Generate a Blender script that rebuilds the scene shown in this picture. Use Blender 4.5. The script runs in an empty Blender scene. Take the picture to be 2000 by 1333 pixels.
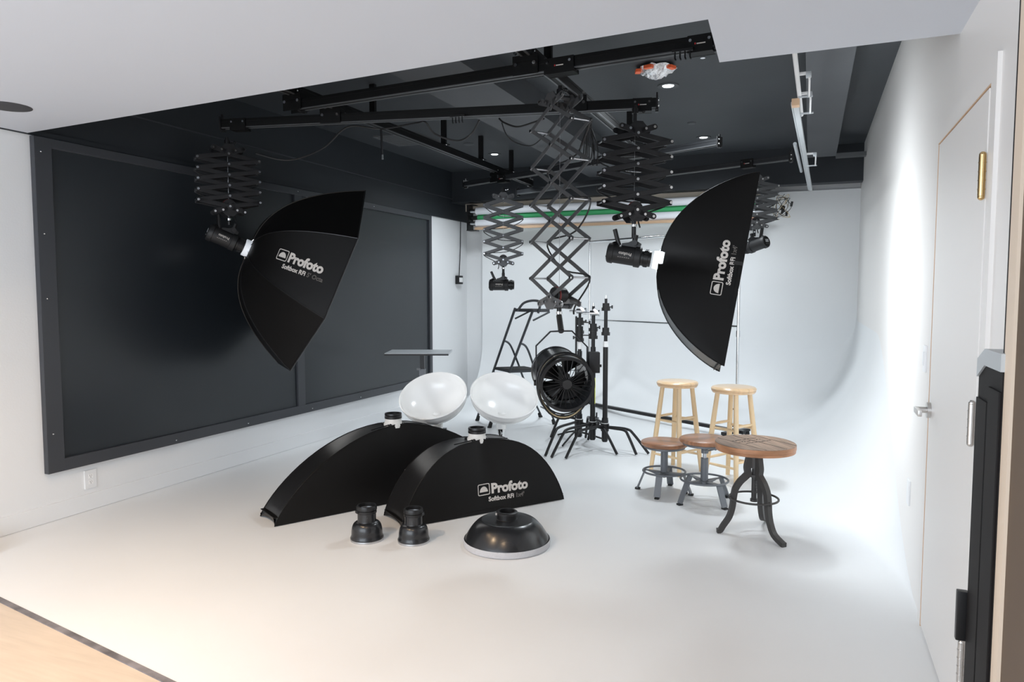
import bpy, bmesh, math, random
from mathutils import Vector, Matrix, Quaternion
random.seed(7)
PI = math.pi
V = Vector
SC = bpy.context.scene
COL = SC.collection

# ------------------------------------------------------------------ camera
F_PX, CX, CY, CAMH = 1400.0, 1000.0, 666.5, 1.45
RT = V((0.9237041, 0.38310669, 0.0))            # camera right
UP = V((-0.02607276, 0.06286373, 0.99768149))   # camera up
FW = V((-0.38221846, 0.92156249, -0.06805613))  # camera forward
FWH = V((-0.3831, 0.9237, 0.0))
CAM = V((0, 0, CAMH))
cd = bpy.data.cameras.new('camera'); cam = bpy.data.objects.new('camera', cd); COL.objects.link(cam)
cd.sensor_width = 36.0; cd.lens = 36.0 * F_PX / 2000.0
cam.matrix_world = Matrix(((RT.x, UP.x, -FW.x, 0), (RT.y, UP.y, -FW.y, 0), (RT.z, UP.z, -FW.z, CAMH), (0, 0, 0, 1)))
cd.clip_start = 0.05
SC.camera = cam
def ray(x, y): return RT * ((x - CX) / F_PX) - UP * ((y - CY) / F_PX) + FW
def dep(x, y, d): return CAM + ray(x, y) * d          # point seen at a pixel, d metres deep
def onz(x, y, z=0.0):
    r = ray(x, y); return CAM + r * ((z - CAMH) / r.z)
def zat(x, y, P):                                      # height above P's ground spot seen at row y
    r = ray(x, y); d = (V((P[0], P[1], 0)) - V((0, 0, 0))).dot(FWH) / r.dot(FWH); return CAMH + r.z * d

# --------------------------------------------------------------- materials
def mat(name, col, rough=0.5, metal=0.0, emis=None, estr=0.0, bump=0.0, bscale=40.0, var=0.0, vscale=3.0, coat=0.0, sheen=0.0, spec=0.5, stretch=None, trans=0.0):
    m = bpy.data.materials.new(name); m.use_nodes = True
    nt = m.node_tree; b = nt.nodes['Principled BSDF']
    b.inputs['Base Color'].default_value = (*col, 1); b.inputs['Roughness'].default_value = rough
    b.inputs['Metallic'].default_value = metal; b.inputs['Specular IOR Level'].default_value = spec
    if coat: b.inputs['Coat Weight'].default_value = coat; b.inputs['Coat Roughness'].default_value = 0.15
    if sheen: b.inputs['Sheen Weight'].default_value = sheen
    if trans: b.inputs['Transmission Weight'].default_value = trans
    if emis: b.inputs['Emission Color'].default_value = (*emis, 1); b.inputs['Emission Strength'].default_value = estr
    if bump or var:
        tc = nt.nodes.new('ShaderNodeTexCoord'); mp = nt.nodes.new('ShaderNodeMapping')
        nt.links.new(tc.outputs['Object'], mp.inputs['Vector'])
        if stretch: mp.inputs['Scale'].default_value = stretch
        if bump:
            n = nt.nodes.new('ShaderNodeTexNoise'); n.inputs['Scale'].default_value = bscale; n.inputs['Detail'].default_value = 4
            nt.links.new(mp.outputs['Vector'], n.inputs['Vector'])
            bp = nt.nodes.new('ShaderNodeBump'); bp.inputs['Strength'].default_value = bump; bp.inputs['Distance'].default_value = 0.01
            nt.links.new(n.outputs['Fac'], bp.inputs['Height']); nt.links.new(bp.outputs['Normal'], b.inputs['Normal'])
        if var:
            n2 = nt.nodes.new('ShaderNodeTexNoise'); n2.inputs['Scale'].default_value = vscale; n2.inputs['Detail'].default_value = 5
            nt.links.new(mp.outputs['Vector'], n2.inputs['Vector'])
            r = nt.nodes.new('ShaderNodeValToRGB')
            r.color_ramp.elements[0].position = 0.3; r.color_ramp.elements[1].position = 0.7
            r.color_ramp.elements[0].color = (*[max(0, c * (1 - var)) for c in col], 1)
            r.color_ramp.elements[1].color = (*[min(1, c * (1 + var)) for c in col], 1)
            nt.links.new(n2.outputs['Fac'], r.inputs['Fac']); nt.links.new(r.outputs['Color'], b.inputs['Base Color'])
    return m
M = {}
M['white'] = mat('white_paint', (.80, .81, .82), .55, bump=.05, bscale=90)
M['cyc'] = mat('cyclorama_paint', (.80, .815, .825), .42, var=.018, vscale=1.2, bump=.03, bscale=30)
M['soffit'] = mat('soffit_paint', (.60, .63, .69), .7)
M['blackceil'] = mat('black_ceiling_paint', (.036, .041, .047), .6, bump=.08, bscale=60, var=.1, vscale=2)
M['beam'] = mat('black_paint_lit_tone', (.068, .073, .080), .6, var=.08, vscale=2)  # black paint lightened in colour for the light the beam undersides catch
M['bulk'] = mat('blue_black_paint', (.014, .018, .023), .6, var=.1, vscale=2)
M['board'] = mat('dark_slate_board', (.015, .019, .024), .34, bump=.01, bscale=25, var=.06, vscale=1.5, spec=.65)
M['frame'] = mat('charcoal_frame', (.045, .048, .056), .4)
M['oak'] = mat('pale_wood_floor', (.62, .52, .42), .45, var=.07, vscale=6, stretch=(.6, 6, 1))
M['strip'] = mat('grey_joint', (.17, .16, .17), .6, var=.5, vscale=9)
M['door'] = mat('white_door_paint', (.80, .78, .76), .4)
M['brown'] = mat('brown_partition', (.115, .080, .054), .65, var=.08, vscale=3)
M['cream'] = mat('cream_edge', (.72, .60, .48), .5)
M['black'] = mat('black_metal', (.012, .012, .013), .38, metal=.2)
M['cabinet'] = mat('black_cabinet_paint', (.007, .006, .0065), .6, spec=.2)
M['blackmatte'] = mat('black_matte_plastic', (.016, .016, .017), .55)
M['rail'] = mat('black_aluminium_rail', (.004, .0042, .0045), .5, spec=.25)
M['railmid'] = mat('dark_grey_rail', (.03, .032, .036), .35, metal=.4)
M['railgrey'] = mat('grey_rail_lip', (.12, .125, .13), .4, metal=.5)
M['arm'] = mat('dark_grey_arm_metal', (.11, .112, .116), .36, metal=.5)
M['armdk'] = mat('black_arm_metal', (.022, .022, .024), .4, metal=.4)
M['chrome'] = mat('chrome', (.80, .81, .82), .12, metal=1.0)
M['steel'] = mat('brushed_steel', (.55, .56, .58), .3, metal=1.0)
M['rubber'] = mat('black_rubber', (.012, .012, .012), .7)
M['cable'] = mat('black_cable', (.010, .010, .011), .5)
M['fabric'] = mat('black_nylon_fabric', (.0050, .0046, .0045), .50, bump=.18, bscale=7, spec=.22)
M['fabric2'] = mat('black_nylon_fabric_side', (.010, .010, .0105), .34, bump=.25, bscale=6, spec=.6)
M['print'] = mat('pale_print', (.62, .58, .54), .6)
M['printdim'] = mat('grey_outline_print', (.30, .28, .26), .6)
M['redreel'] = mat('dark_red_band', (.16, .02, .02), .4)
M['red'] = mat('red_print', (.55, .03, .03), .5)
M['diffuser'] = mat('white_diffuser', (.9, .9, .9), .7)
M['litdiff'] = mat('lit_white_diffuser', (.9, .9, .9), .7, emis=(.90, .96, 1.0), estr=22.0)
M['litdiff2'] = mat('dim_lit_diffuser', (.9, .9, .9), .7, emis=(1.0, .97, .93), estr=1.2)
M['ringglow'] = mat('glowing_white_ring', (.9, .9, .9), .4, emis=(.85, .95, 1.0), estr=.8)  # glow put into the ring for lamp light leaking from the softbox
M['ringdim'] = mat('faint_glow_ring', (.8, .8, .82), .4, emis=(.85, .92, 1.0), estr=.30)  # faint glow put into the ring's colour; the ring is no lamp
M['ringwhite'] = mat('white_plastic_ring', (.78, .77, .74), .4)
M['bowl'] = mat('gloss_white_plastic', (.97, .965, .95), .25, coat=.3)
M['pine'] = mat('pale_varnished_wood', (.80, .59, .35), .32, var=.10, vscale=7, stretch=(1, 1, .25), coat=.3)
M['seatpine'] = mat('pale_varnished_seat', (.74, .52, .31), .28, var=.14, vscale=5, stretch=(8, .8, 1), coat=.4)
M['walnut'] = mat('reddish_brown_wood', (.33, .15, .075), .35, var=.45, vscale=3.5, stretch=(1, 9, 1), coat=.25)
M['rustic'] = mat('weathered_wood', (.20, .13, .088), .45, var=.42, vscale=4, stretch=(9, 1, 1), bump=.2, bscale=20)
M['rusticedge'] = mat('warm_wood_edge', (.42, .20, .10), .4, var=.3, vscale=8, stretch=(1, 1, 4))
M['greymetal'] = mat('grey_painted_steel', (.155, .165, .18), .42, metal=.2)
M['iron'] = mat('cast_iron_grey', (.060, .057, .055), .48, metal=.35, bump=.1, bscale=50)
M['ink'] = mat('black_ink', (.02, .015, .012), .7)
M['green'] = mat('green_backdrop_paper', (.06, .42, .16), .7)
M['paper'] = mat('white_backdrop_paper', (.84, .86, .90), .7)
M['tan'] = mat('tan_wood_batten', (.62, .42, .27), .6, var=.1, vscale=3)
M['beige'] = mat('beige_fascia', (.60, .53, .44), .6)
M['tabletop'] = mat('grey_laminate', (.52, .55, .58), .35)
M['foil'] = mat('aluminium_foil', (.85, .86, .88), .22, metal=.85, bump=1.0, bscale=45)
M['orange'] = mat('orange_tape', (.95, .16, .05), .5)
M['lamp'] = mat('lamp_glow', (1, 1, 1), .5, emis=(.88, .97, 1.0), estr=6.0)
M['brass'] = mat('brass', (.70, .50, .24), .25, metal=1.0)
M['nickel'] = mat('satin_nickel', (.62, .60, .58), .3, metal=1.0)
M['silverpaint'] = mat('pale_grey_metal', (.50, .53, .55), .4, metal=.4)
M['speaker'] = mat('dark_grille', (.05, .05, .055), .7)
M['dishblack'] = mat('satin_black_dish', (.014, .015, .017), .27, coat=.1)
M['sock'] = mat('white_sock_fabric', (.50, .50, .52), .8, bump=.5, bscale=120)
M['yellow'] = mat('yellow_tape', (.72, .78, .12), .5)
M['gold'] = mat('gold_cord', (.45, .36, .22), .5)
M['mesh'] = mat('vent_grille', (.115, .12, .125), .6)

# --------------------------------------------------------- geometry helper
class MB:
    def __init__(s): s.bm = bmesh.new()
    def _mat(s, loc, rot):
        m = Matrix.Translation(V(loc))
        if rot is not None:
            m = m @ (rot if isinstance(rot, Matrix) else Matrix.Rotation(rot, 4, 'Z'))
        return m
    def box(s, c, size, rot=None, bev=0.0):
        r = bmesh.ops.create_cube(s.bm, size=1.0)
        vs = r['verts']; mm = s._mat(c, rot) @ Matrix.Diagonal((*size, 1))
        bmesh.ops.transform(s.bm, matrix=mm, verts=vs)
        if bev:
            es = list({e for v in vs for e in v.link_edges})
            bmesh.ops.bevel(s.bm, geom=es, offset=bev, segments=2, affect='EDGES', profile=.7)
        return s
    def cyl(s, a, b, r, r2=None, seg=16, caps=True):
        a = V(a); b = V(b); d = b - a; L = d.length
        if L < 1e-6: return s
        q = d.to_track_quat('Z', 'Y').to_matrix().to_4x4()
        bmesh.ops.create_cone(s.bm, cap_ends=caps, segments=seg, radius1=r, radius2=r if r2 is None else r2, depth=L, matrix=Matrix.Translation((a + b) / 2) @ q)
        return s
    def sph(s, c, r, seg=12, sc=(1, 1, 1)):
        bmesh.ops.create_uvsphere(s.bm, u_segments=seg, v_segments=max(6, seg // 2 + 2), radius=r, matrix=Matrix.Translation(V(c)) @ Matrix.Diagonal((*sc, 1)))
        return s
    def tube(s, pts, r, seg=8, closed=False, flat=None, up=None):
        pts = [V(p) for p in pts]; n = len(pts); rings = []
        prev = None
        for i, p in enumerate(pts):
            if closed: t = pts[(i + 1) % n] - pts[i - 1]
            else: t = pts[min(i + 1, n - 1)] - pts[max(i - 1, 0)]
            t.normalize()
            if up is not None: nx = V(up) - t * t.dot(V(up))
            elif prev is None:
                nx = V((0, 0, 1)) - t * t.z
                if nx.length < .1: nx = V((1, 0, 0)) - t * t.x
            else: nx = prev - t * prev.dot(t)
            if nx.length < 1e-6: nx = t.orthogonal()
            nx.normalize(); prev = nx; ny = t.cross(nx)
            rr = r(i / (n - 1)) if callable(r) else r
            f = flat or 1.0
            rings.append([s.bm.verts.new(p + nx * (math.cos(2 * PI * k / seg) * rr) + ny * (math.sin(2 * PI * k / seg) * rr * f)) for k in range(seg)])
        m = n if closed else n - 1
        for i in range(m):
            A = rings[i]; B = rings[(i + 1) % n]
            for k in range(seg): s.bm.faces.new((A[k], A[(k + 1) % seg], B[(k + 1) % seg], B[k]))
        if not closed:
            s.bm.faces.new(rings[0][::-1]); s.bm.faces.new(rings[-1])
        return s
    def strip(s, pts, w, t, side):                 # rectangular bar swept along pts; side = width direction
        pts = [V(p) for p in pts]; n = len(pts); side = V(side).normalized(); R = []
        for i, p in enumerate(pts):
            tg = (pts[min(i + 1, n - 1)] - pts[max(i - 1, 0)]).normalized()
            nn = tg.cross(side).normalized()
            ww = w(i / (n - 1)) if callable(w) else w
            tt = t(i / (n - 1)) if callable(t) else t
            R.append([s.bm.verts.new(p + side * a * ww / 2 + nn * b * tt / 2) for a, b in ((-1, -1), (1, -1), (1, 1), (-1, 1))])
        for i in range(n - 1):
            for k in range(4): s.bm.faces.new((R[i][k], R[i][(k + 1) % 4], R[i + 1][(k + 1) % 4], R[i + 1][k]))
        s.bm.faces.new(R[0][::-1]); s.bm.faces.new(R[-1]); return s
    def lathe(s, prof, seg=40, m=None, c=(0, 0, 0)):  # prof: (r, z) list
        m = m or Matrix.Identity(4); m = Matrix.Translation(V(c)) @ m; R = []
        for r, z in prof:
            if r < 1e-5: R.append([s.bm.verts.new(m @ V((0, 0, z)))])
            else: R.append([s.bm.verts.new(m @ V((r * math.cos(2 * PI * k / seg), r * math.sin(2 * PI * k / seg), z))) for k in range(seg)])
        for A, B in zip(R, R[1:]):
            if len(A) == 1 and len(B) == 1: continue
            for k in range(seg):
                a0 = A[k % len(A)]; a1 = A[(k + 1) % len(A)]; b0 = B[k % len(B)]; b1 = B[(k + 1) % len(B)]
                vs = []
                for q in (a0, a1, b1, b0):
                    if q not in vs: vs.append(q)
                if len(vs) > 2: s.bm.faces.new(vs)
        return s
    def torus(s, c, R_, r, m=None, seg=36, s2=8, sc=(1, 1)):
        m = m or Matrix.Identity(4)
        pts = [V(c) + (m.to_3x3() @ V((R_ * sc[0] * math.cos(2 * PI * k / seg), R_ * sc[1] * math.sin(2 * PI * k / seg), 0))) for k in range(seg)]
        return s.tube(pts, r, seg=s2, closed=True)
    def poly(s, pts, h, axis=(0, 0, 1)):
        ax = V(axis) * h; a = [s.bm.verts.new(V(p)) for p in pts]; b = [s.bm.verts.new(V(p) + ax) for p in pts]
        n = len(a); s.bm.faces.new(a[::-1]); s.bm.faces.new(b)
        for i in range(n): s.bm.faces.new((a[i], a[(i + 1) % n], b[(i + 1) % n], b[i]))
        return s
    def grid(s, rows):
        g = [[s.bm.verts.new(V(p)) for p in r] for r in rows]
        for a, b in zip(g, g[1:]):
            for i in range(len(a) - 1): s.bm.faces.new((a[i], a[i + 1], b[i + 1], b[i]))
        return s
    def build(s, name, m, parent=None, smooth=True, ang=40, label=None, mw=None):
        bmesh.ops.recalc_face_normals(s.bm, faces=s.bm.faces)
        me = bpy.data.meshes.new(name); s.bm.to_mesh(me); s.bm.free()
        me.materials.append(m)
        if smooth:
            for p in me.polygons: p.use_smooth = True
            me.set_sharp_from_angle(angle=math.radians(ang))
        o = bpy.data.objects.new(name, me); COL.objects.link(o)
        if parent is not None: o.parent = parent
        if mw is not None: o.matrix_local = mw
        if label: o['label'] = label
        return o
def thing(name, label, cat, loc=(0, 0, 0), rz=0.0, group=None, m=None):
    o = bpy.data.objects.new(name, None); COL.objects.link(o); o.empty_display_size = .05
    if m is not None: o.matrix_world = m
    else: o.location = loc; o.rotation_euler = (0, 0, rz)
    o['label'] = label; o['category'] = cat
    if group: o['group'] = group
    return o
def tag(o, label, cat, group=None):
    o['label'] = label; o['category'] = cat
    if group: o['group'] = group
    return o
def struct(o): o['kind'] = 'structure'; return o
def copy_tree(o, parent=None):
    c = o.copy(); COL.objects.link(c)
    if parent is not None: c.parent = parent
    for ch in list(o.children): copy_tree(ch, c)
    return c
def frame(x, y, z, o):
    return Matrix(((x[0], y[0], z[0], o[0]), (x[1], y[1], z[1], o[1]), (x[2], y[2], z[2], o[2]), (0, 0, 0, 1)))
def bez(pts, n=8):                                   # Catmull-Rom through pts
    pts = [V(p) for p in pts]; out = []
    for i in range(len(pts) - 1):
        p0 = pts[max(i - 1, 0)]; p1 = pts[i]; p2 = pts[i + 1]; p3 = pts[min(i + 2, len(pts) - 1)]
        for k in range(n):
            t = k / n
            out.append(.5 * ((2 * p1) + (p2 - p0) * t + (2 * p0 - 5 * p1 + 4 * p2 - p3) * t * t + (3 * p1 - p0 - 3 * p2 + p3) * t ** 3))
    out.append(pts[-1]); return out
def text_polys(txt, size, bold=0.0, outline=False, spacing=1.0):
    cu = bpy.data.curves.new('t', 'FONT'); cu.body = txt; cu.size = size; cu.offset = bold * size; cu.space_character = spacing
    cu.resolution_u = 3
    if outline:
        cu.fill_mode = 'NONE'; cu.bevel_depth = size * .018; cu.bevel_resolution = 0; cu.offset = 0
    o = bpy.data.objects.new('t', cu); COL.objects.link(o)
    dg = bpy.context.evaluated_depsgraph_get(); dg.update()
    me = o.evaluated_get(dg).to_mesh()
    vs = [v.co.copy() for v in me.vertices]; fs = [list(p.vertices) for p in me.polygons]
    o.evaluated_get(dg).to_mesh_clear(); bpy.data.objects.remove(o); bpy.data.curves.remove(cu)
    w = (max(v.x for v in vs) if vs else 0)
    return vs, fs, w
def put(mb, vs, fs, f):
    nv = [mb.bm.verts.new(f(v)) for v in vs]
    for q in fs:
        try: mb.bm.faces.new([nv[i] for i in q])
        except ValueError: pass
def logo_print(parent, f, size, line2, dim, mats=('print', 'printdim')):
    """emblem + name on the first line, second line below; f maps (u,v,h) on to the fabric"""
    mb = MB(); s = size
    vs, fs, w = text_polys('Profoto', s, .045, spacing=1.0); put(mb, vs, fs, lambda v: f(v.x, v.y, .002))
    # rounded square with a dome in it, left of the name
    def rr(a, b, r, n=4):
        o = []
        for cx_, cy_, st in ((a - r, b - r, 0), (-a + r, b - r, 1), (-a + r, -b + r, 2), (a - r, -b + r, 3)):
            for k in range(n + 1):
                t = (st + k / n) * PI / 2; o.append((cx_ + r * math.cos(t), cy_ + r * math.sin(t)))
        return o
    ex, ey = -.62 * s, .34 * s
    A = rr(.52 * s, .42 * s, .12 * s); B = rr(.46 * s, .36 * s, .08 * s)
    a = [mb.bm.verts.new(f(ex + p[0], ey + p[1], .002)) for p in A]; b = [mb.bm.verts.new(f(ex + p[0], ey + p[1], .002)) for p in B]
    for i in range(len(a)):
        j = (i + 1) % len(a); mb.bm.faces.new((a[i], a[j], b[j], b[i]))
    dm = [(ex + .36 * s * math.cos(PI * k / 12), ey - .18 * s + .40 * s * math.sin(PI * k / 12)) for k in range(13)]
    mb.bm.faces.new([mb.bm.verts.new(f(x, y, .002)) for x, y in dm])
    mb.build('logo_print', M[mats[0]], parent, smooth=False, label='pale printed name with a dome emblem')
    if line2:
        mb = MB(); vs, fs, w2 = text_polys(line2, s * .46, .035); x0 = -.25 * s
        put(mb, vs, fs, lambda v: f(v.x + x0, v.y - .58 * s, .002)); mb.build('model_print', M[mats[0]], parent, smooth=False, label='small pale lettering')
        mb = MB(); vs, fs, w3 = text_polys(dim, s * .46, outline=True)
        put(mb, vs, fs, lambda v: f(v.x + x0 + w2 + .14 * s, v.y - .58 * s, .002 + v.z)); mb.build('size_print', M[mats[1]], parent, smooth=False, label='dim outlined lettering')

# ================================================================= SETTING
XL, XR, YB, ZC, ZS = -4.41, 0.492, 9.0, 3.03, 2.41
def fy(x): return 2.131 + (x + 3.52) * (1.899 - 2.131) / (3.52 - 2.15)      # front edge of the painted floor
def boxs(name, lo, hi, m, parent=None):
    c = [(a + b) / 2 for a, b in zip(lo, hi)]; sz = [b - a for a, b in zip(lo, hi)]
    return MB().box(c, sz).build(name, m, parent, smooth=False)
# painted floor sweeping up into coves at the back and right
xs = [-4.13 + i * (4.62 - .85) / 20 for i in range(21)]; x0c = xs[-1]; RX, RZX, RY, RZY = .4925 - x0c, 1.15, .75, .80
xs += [.4925 - RX * (1 - math.sin(PI / 2 * k / 22)) for k in range(1, 23)]
ys = [i / 40 for i in range(41)]
YB2 = 8.90
def hx(x, y):
    s = min(1, max(0, (y - 3.7) / 2.6)); s = s * s * (3 - 2 * s); rx, rz = RX * s, RZX * s; d = .4925 - x
    if s < .02 or d >= rx: return 0
    return rz * (1 - math.sqrt(max(0, 1 - (1 - d / rx) ** 2)))
def hy(y):
    d = YB2 - y
    if d >= RY: return 0
    return RZY * (1 - math.sqrt(max(0, 1 - (1 - d / RY) ** 2)))
rows = []
for j in range(41 + 22):
    row = []
    for x in xs:
        if j <= 40: y = fy(x) + (YB2 - RY - fy(x)) * ys[j]
        else: y = YB2 - RY * (1 - math.sin(PI / 2 * (j - 40) / 22))
        a, b = hx(x, y), hy(y); z = (a ** 3 + b ** 3) ** (1 / 3) if a > 0 and b > 0 else max(a, b)
        row.append((x, y, z))
    rows.append(row)
struct(MB().grid(rows).build('floor', M['cyc'], ang=80))
rb = rows[-1]
struct(MB().grid([rb, [(p[0], YB2, max(p[2], 2.60)) for p in rb]]).build('wall_back', M['cyc'], ang=80))
# base slab (seen beside the coves), wood floor in front, grey joint
struct(MB().poly([(XL, fy(XL), -.05), (XR, fy(XR), -.05), (XR, YB + .1, -.05), (XL, YB + .1, -.05)], .048).build('floor', M['cyc'], smooth=False))
struct(MB().poly([(XL, -1.5, -.05), (2.2, -1.5, -.05), (2.2, fy(2.2) - .02, -.05), (XL, fy(XL) - .02, -.05)], .046).build('floor', M['oak'], smooth=False))
struct(MB().poly([(XL, fy(XL) - .022, -.05), (XR, fy(XR) - .022, -.05), (XR, fy(XR) + .004, -.05), (XL, fy(XL) + .004, -.05)], .0515).build('trim_1', M['strip'], smooth=False))
struct(boxs('wall_back', (XL - .1, YB, -.05), (XR + .1, YB + .1, 3.1), M['white']))
struct(boxs('wall_left', (XL - .1, -1.5, -.05), (XL, YB, 2.42), M['white']))
struct(boxs('wall_left', (XL - .1, 2.5, 2.42), (XL + .003, YB, 3.1), M['bulk']))
struct(boxs('trim_2', (XL - .02, -1.5, 2.405), (XL + .02, YB, 2.435), M['bulk']))
struct(boxs('trim_3', (XL - .02, 2.5, 2.675), (XL + .008, 8.55, 2.685), M['frame']))
struct(boxs('baseboard_left', (XL, -1.5, 0), (XL + .014, 8.95, .11), M['white']))
struct(boxs('trim_4', (XL, 1.9, 0), (-4.14, 2.50, .095), M['white']))
struct(boxs('wall_right', (XR, 1.84, -.05), (XR + .1, YB + .1, 3.1), M['door']))
# ceilings
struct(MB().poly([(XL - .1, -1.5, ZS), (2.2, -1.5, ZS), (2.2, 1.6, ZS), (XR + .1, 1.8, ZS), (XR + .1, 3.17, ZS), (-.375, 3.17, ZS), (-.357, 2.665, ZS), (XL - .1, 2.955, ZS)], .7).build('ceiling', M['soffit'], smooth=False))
struct(boxs('ceiling', (XL - .1, 2.5, ZC), (XR + .1, YB + .1, ZC + .1), M['blackceil']))
b = MB(); b.box((-2.26, 5.6, 2.94), (.52, 5.9, .18)); struct(b.build('ceiling', M['beam'], smooth=False))
b = MB(); b.box((.075, 5.5, 2.94), (.27, 5.4, .18)); struct(b.build('ceiling', M['beam'], smooth=False))
struct(boxs('ceiling', (XL, 8.55, 2.635), (XR, 8.72, ZC), M['bulk']))
struct(boxs('trim_5', (XL, 8.53, 2.628), (-4.0, 8.95, 2.64), M['bulk']))
# door in the right wall
d1 = thing('door_1', 'white flush door with a lever handle and three hinges', 'door', (XR, 3.02, 0)); struct(d1)
del d1['category'], d1['label']
MB().box((-.006, 0, 1.035), (.012, .90, 2.05), bev=.002).build('door_leaf', M['door'], d1, smooth=False)
b = MB(); b.box((-.004, .505, 1.035), (.016, .07, 2.07)); b.box((-.004, -.505, 1.035), (.016, .07, 2.07)); b.box((-.004, 0, 2.105), (.016, 1.08, .07))
b.build('door_frame', M['door'], d1, smooth=False)
b = MB(); b.box((-.0045, 0, 2.066), (.017, .94, .004)); b.box((-.0045, .4600, 1.03), (.017, .004, 2.06)); b.build('door_gap', M['tan'], d1, smooth=False)
for z, mm in ((1.80, 'brass'), (1.045, 'nickel'), (.283, 'nickel')):
    h = MB(); h.cyl((-.022, -.452, z - .06), (-.022, -.452, z + .06), .010); h.box((-.014, -.425, z), (.004, .05, .105))
    for q in (-.063, .063): h.sph((-.022, -.452, z + q), .010)
    for q in (-.04, -.013, .013, .04): h.cyl((-.022, -.452, z + q - .001), (-.022, -.452, z + q + .001), .0112)
    h.build('hinge', M[mm], d1, label=('brass hinge' if mm == 'brass' else 'nickel hinge'))
h = MB(); yy = .50 + .06 - .02
h = MB(); h.cyl((-.012, .41, .955), (-.026, .41, .955), .033, seg=28); h.cyl((-.026, .41, .955), (-.065, .41, .955), .013)
h.build('handle_rose', M['nickel'], d1)
h = MB(); h.box((-.065, .355, .955), (.016, .13, .026), bev=.006); h.build('lever_handle', M['nickel'], d1)
# room in front, right side: brown partition with pale edge, dark gap
struct(boxs('wall_right', (.405, .2, -.05), (.50, 1.800, 2.42), M['brown']))
struct(boxs('trim_6', (.398, 1.800, -.05), (.50, 1.862, 2.42), M['cream']))
struct(boxs('trim_7', (.402, 1.862, -.05), (.50, 1.892, 2.42), M['cabinet']))
# small plates
def plate(name, label, cat, loc, ax, w, h, kind):
    t = thing(name, label, cat, loc, 0)
    sx = 1 if ax > 0 else -1
    MB().box((sx * .004, 0, 0), (.008, w, h), bev=.002).build('cover_plate', M['white'], t, smooth=False)
    if kind == 'outlet':
        b = MB()
        for q in (-.02, .02):
            for yq in (-.006, .006): b.box((sx * .0085, yq, q + .004), (.001, .0022, .009))
            b.cyl((sx * .008, 0, q - .007), (sx * .0092, 0, q - .007), .0028, seg=8)
        b.build('socket_slots', M['blackmatte'], t, smooth=False)
        for q in (-.02, .02): MB().box((sx * .008, 0, q), (.0012, .032, .028)).build('socket_face', M['diffuser'], t, smooth=False)
    if kind == 'switch': MB().box((sx * .010, 0, 0), (.006, .03, .06), bev=.001).build('rocker', M['white'], t, smooth=False)
    return t
plate('wall_outlet', 'white duplex wall outlet low on the left wall under the dark framed board', 'outlet', (XL, 3.275, .205), 1, .085, .125, 'outlet')
plate('wall_outlet', 'white cover plate low on the right wall beside the door', 'outlet', (XR, 4.076, .437), -1, .08, .125, 'blank')
plate('light_switch', 'white wall switch plate on the right wall beside the door frame', 'switch', (XR, 3.70, 1.15), -1, .07, .12, 'switch')
# black cabinet beside the door
t = thing('equipment_cabinet', 'tall narrow black metal cabinet with a pale grey cap beside the white door', 'cabinet', (.44, 1.972, 0))
MB().box((0, 0, .64), (.09, .235, 1.27)).build('cabinet_body', M['cabinet'], t, smooth=False)
b = MB(); b.box((-.047, -.062, .62), (.006, .108, 1.22), bev=.002); b.build('side_panel', M['cabinet'], t, smooth=False)
b = MB(); b.box((-.047, .058, .60), (.006, .112, 1.18), bev=.002); b.build('side_panel', M['cabinet'], t, smooth=False)
MB().poly([(-.05, -.119, 1.275), (-.05, .04, 1.275), (-.05, .119, 1.24), (-.05, .119, 1.285), (-.05, .04, 1.315), (-.05, -.119, 1.315)], .1, (1, 0, 0)).build('top_cap', M['silverpaint'], t, smooth=False)
b = MB(); b.box((-.058, .128, .62), (.026, .02, .13), bev=.004); b.build('latch', M['black'], t)

# ------------------------------------------------- framed board on the left
t = thing('wall_board', 'huge dark slate board in a charcoal frame covering the left wall', 'board', (XL, 5.45, .31))
Y0, Y1, z0, z1, fw_ = -2.48, 2.48, 0, 2.09, .10
MB().box((.012, -1.27, 1.045), (.012, 2.34, 2.0)).build('board_sheet', M['board'], t, smooth=False)
MB().box((.012, 1.22, 1.045), (.012, 2.42, 2.0)).build('board_sheet', M['board'], t, smooth=False)
for nm, c, s in (('frame_bar', (.02, Y0 + .055, 1.045), (.04, .11, 2.09)), ('frame_bar', (.02, Y1 - .03, 1.045), (.04, .06, 2.09)),
                 ('frame_bar', (.0195, 0, .04), (.039, 4.95, .08)), ('frame_bar', (.0195, 0, 2.06), (.039, 4.95, .06)), ('mullion', (.019, -.045, 1.045), (.038, .10, 2.0))):
    MB().box(c, s, bev=.004).build(nm, M['frame'], t, smooth=False)
b = MB()
for yy, zz in ((Y0 + .04, 2.0), (Y0 + .04, 1.5), (Y0 + .04, 1.1), (Y0 + .04, .25), (-1.5, .03), (-.75, .03), (.1, .03), (.9, .03), (-.05, 2.065), (1.2, 2.065)): b.sph((.041, yy, zz), .006, 8)
b.build('screw_heads', M['chrome'], t)
# wall control box on a conduit (left wall, far corner)
t = thing('control_box', 'small black control box hanging on a conduit in the far left corner', 'switch box', (XL, 8.70, 1.615))
b = MB(); b.box((.03, 0, 0), (.05, .13, .115), bev=.006); b.build('box_body', M['black'], t)
for k in (-1, 0, 1): MB().box((.057, k * .034, 0), (.008, .024, .062), bev=.002).build('push_button', M['diffuser'], t, smooth=False)
MB().tube([(.02, .02, .055), (.02, .03, .15), (.02, .06, .45), (.02, .07, .80)], .006).build('conduit', M['black'], t)

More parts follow.
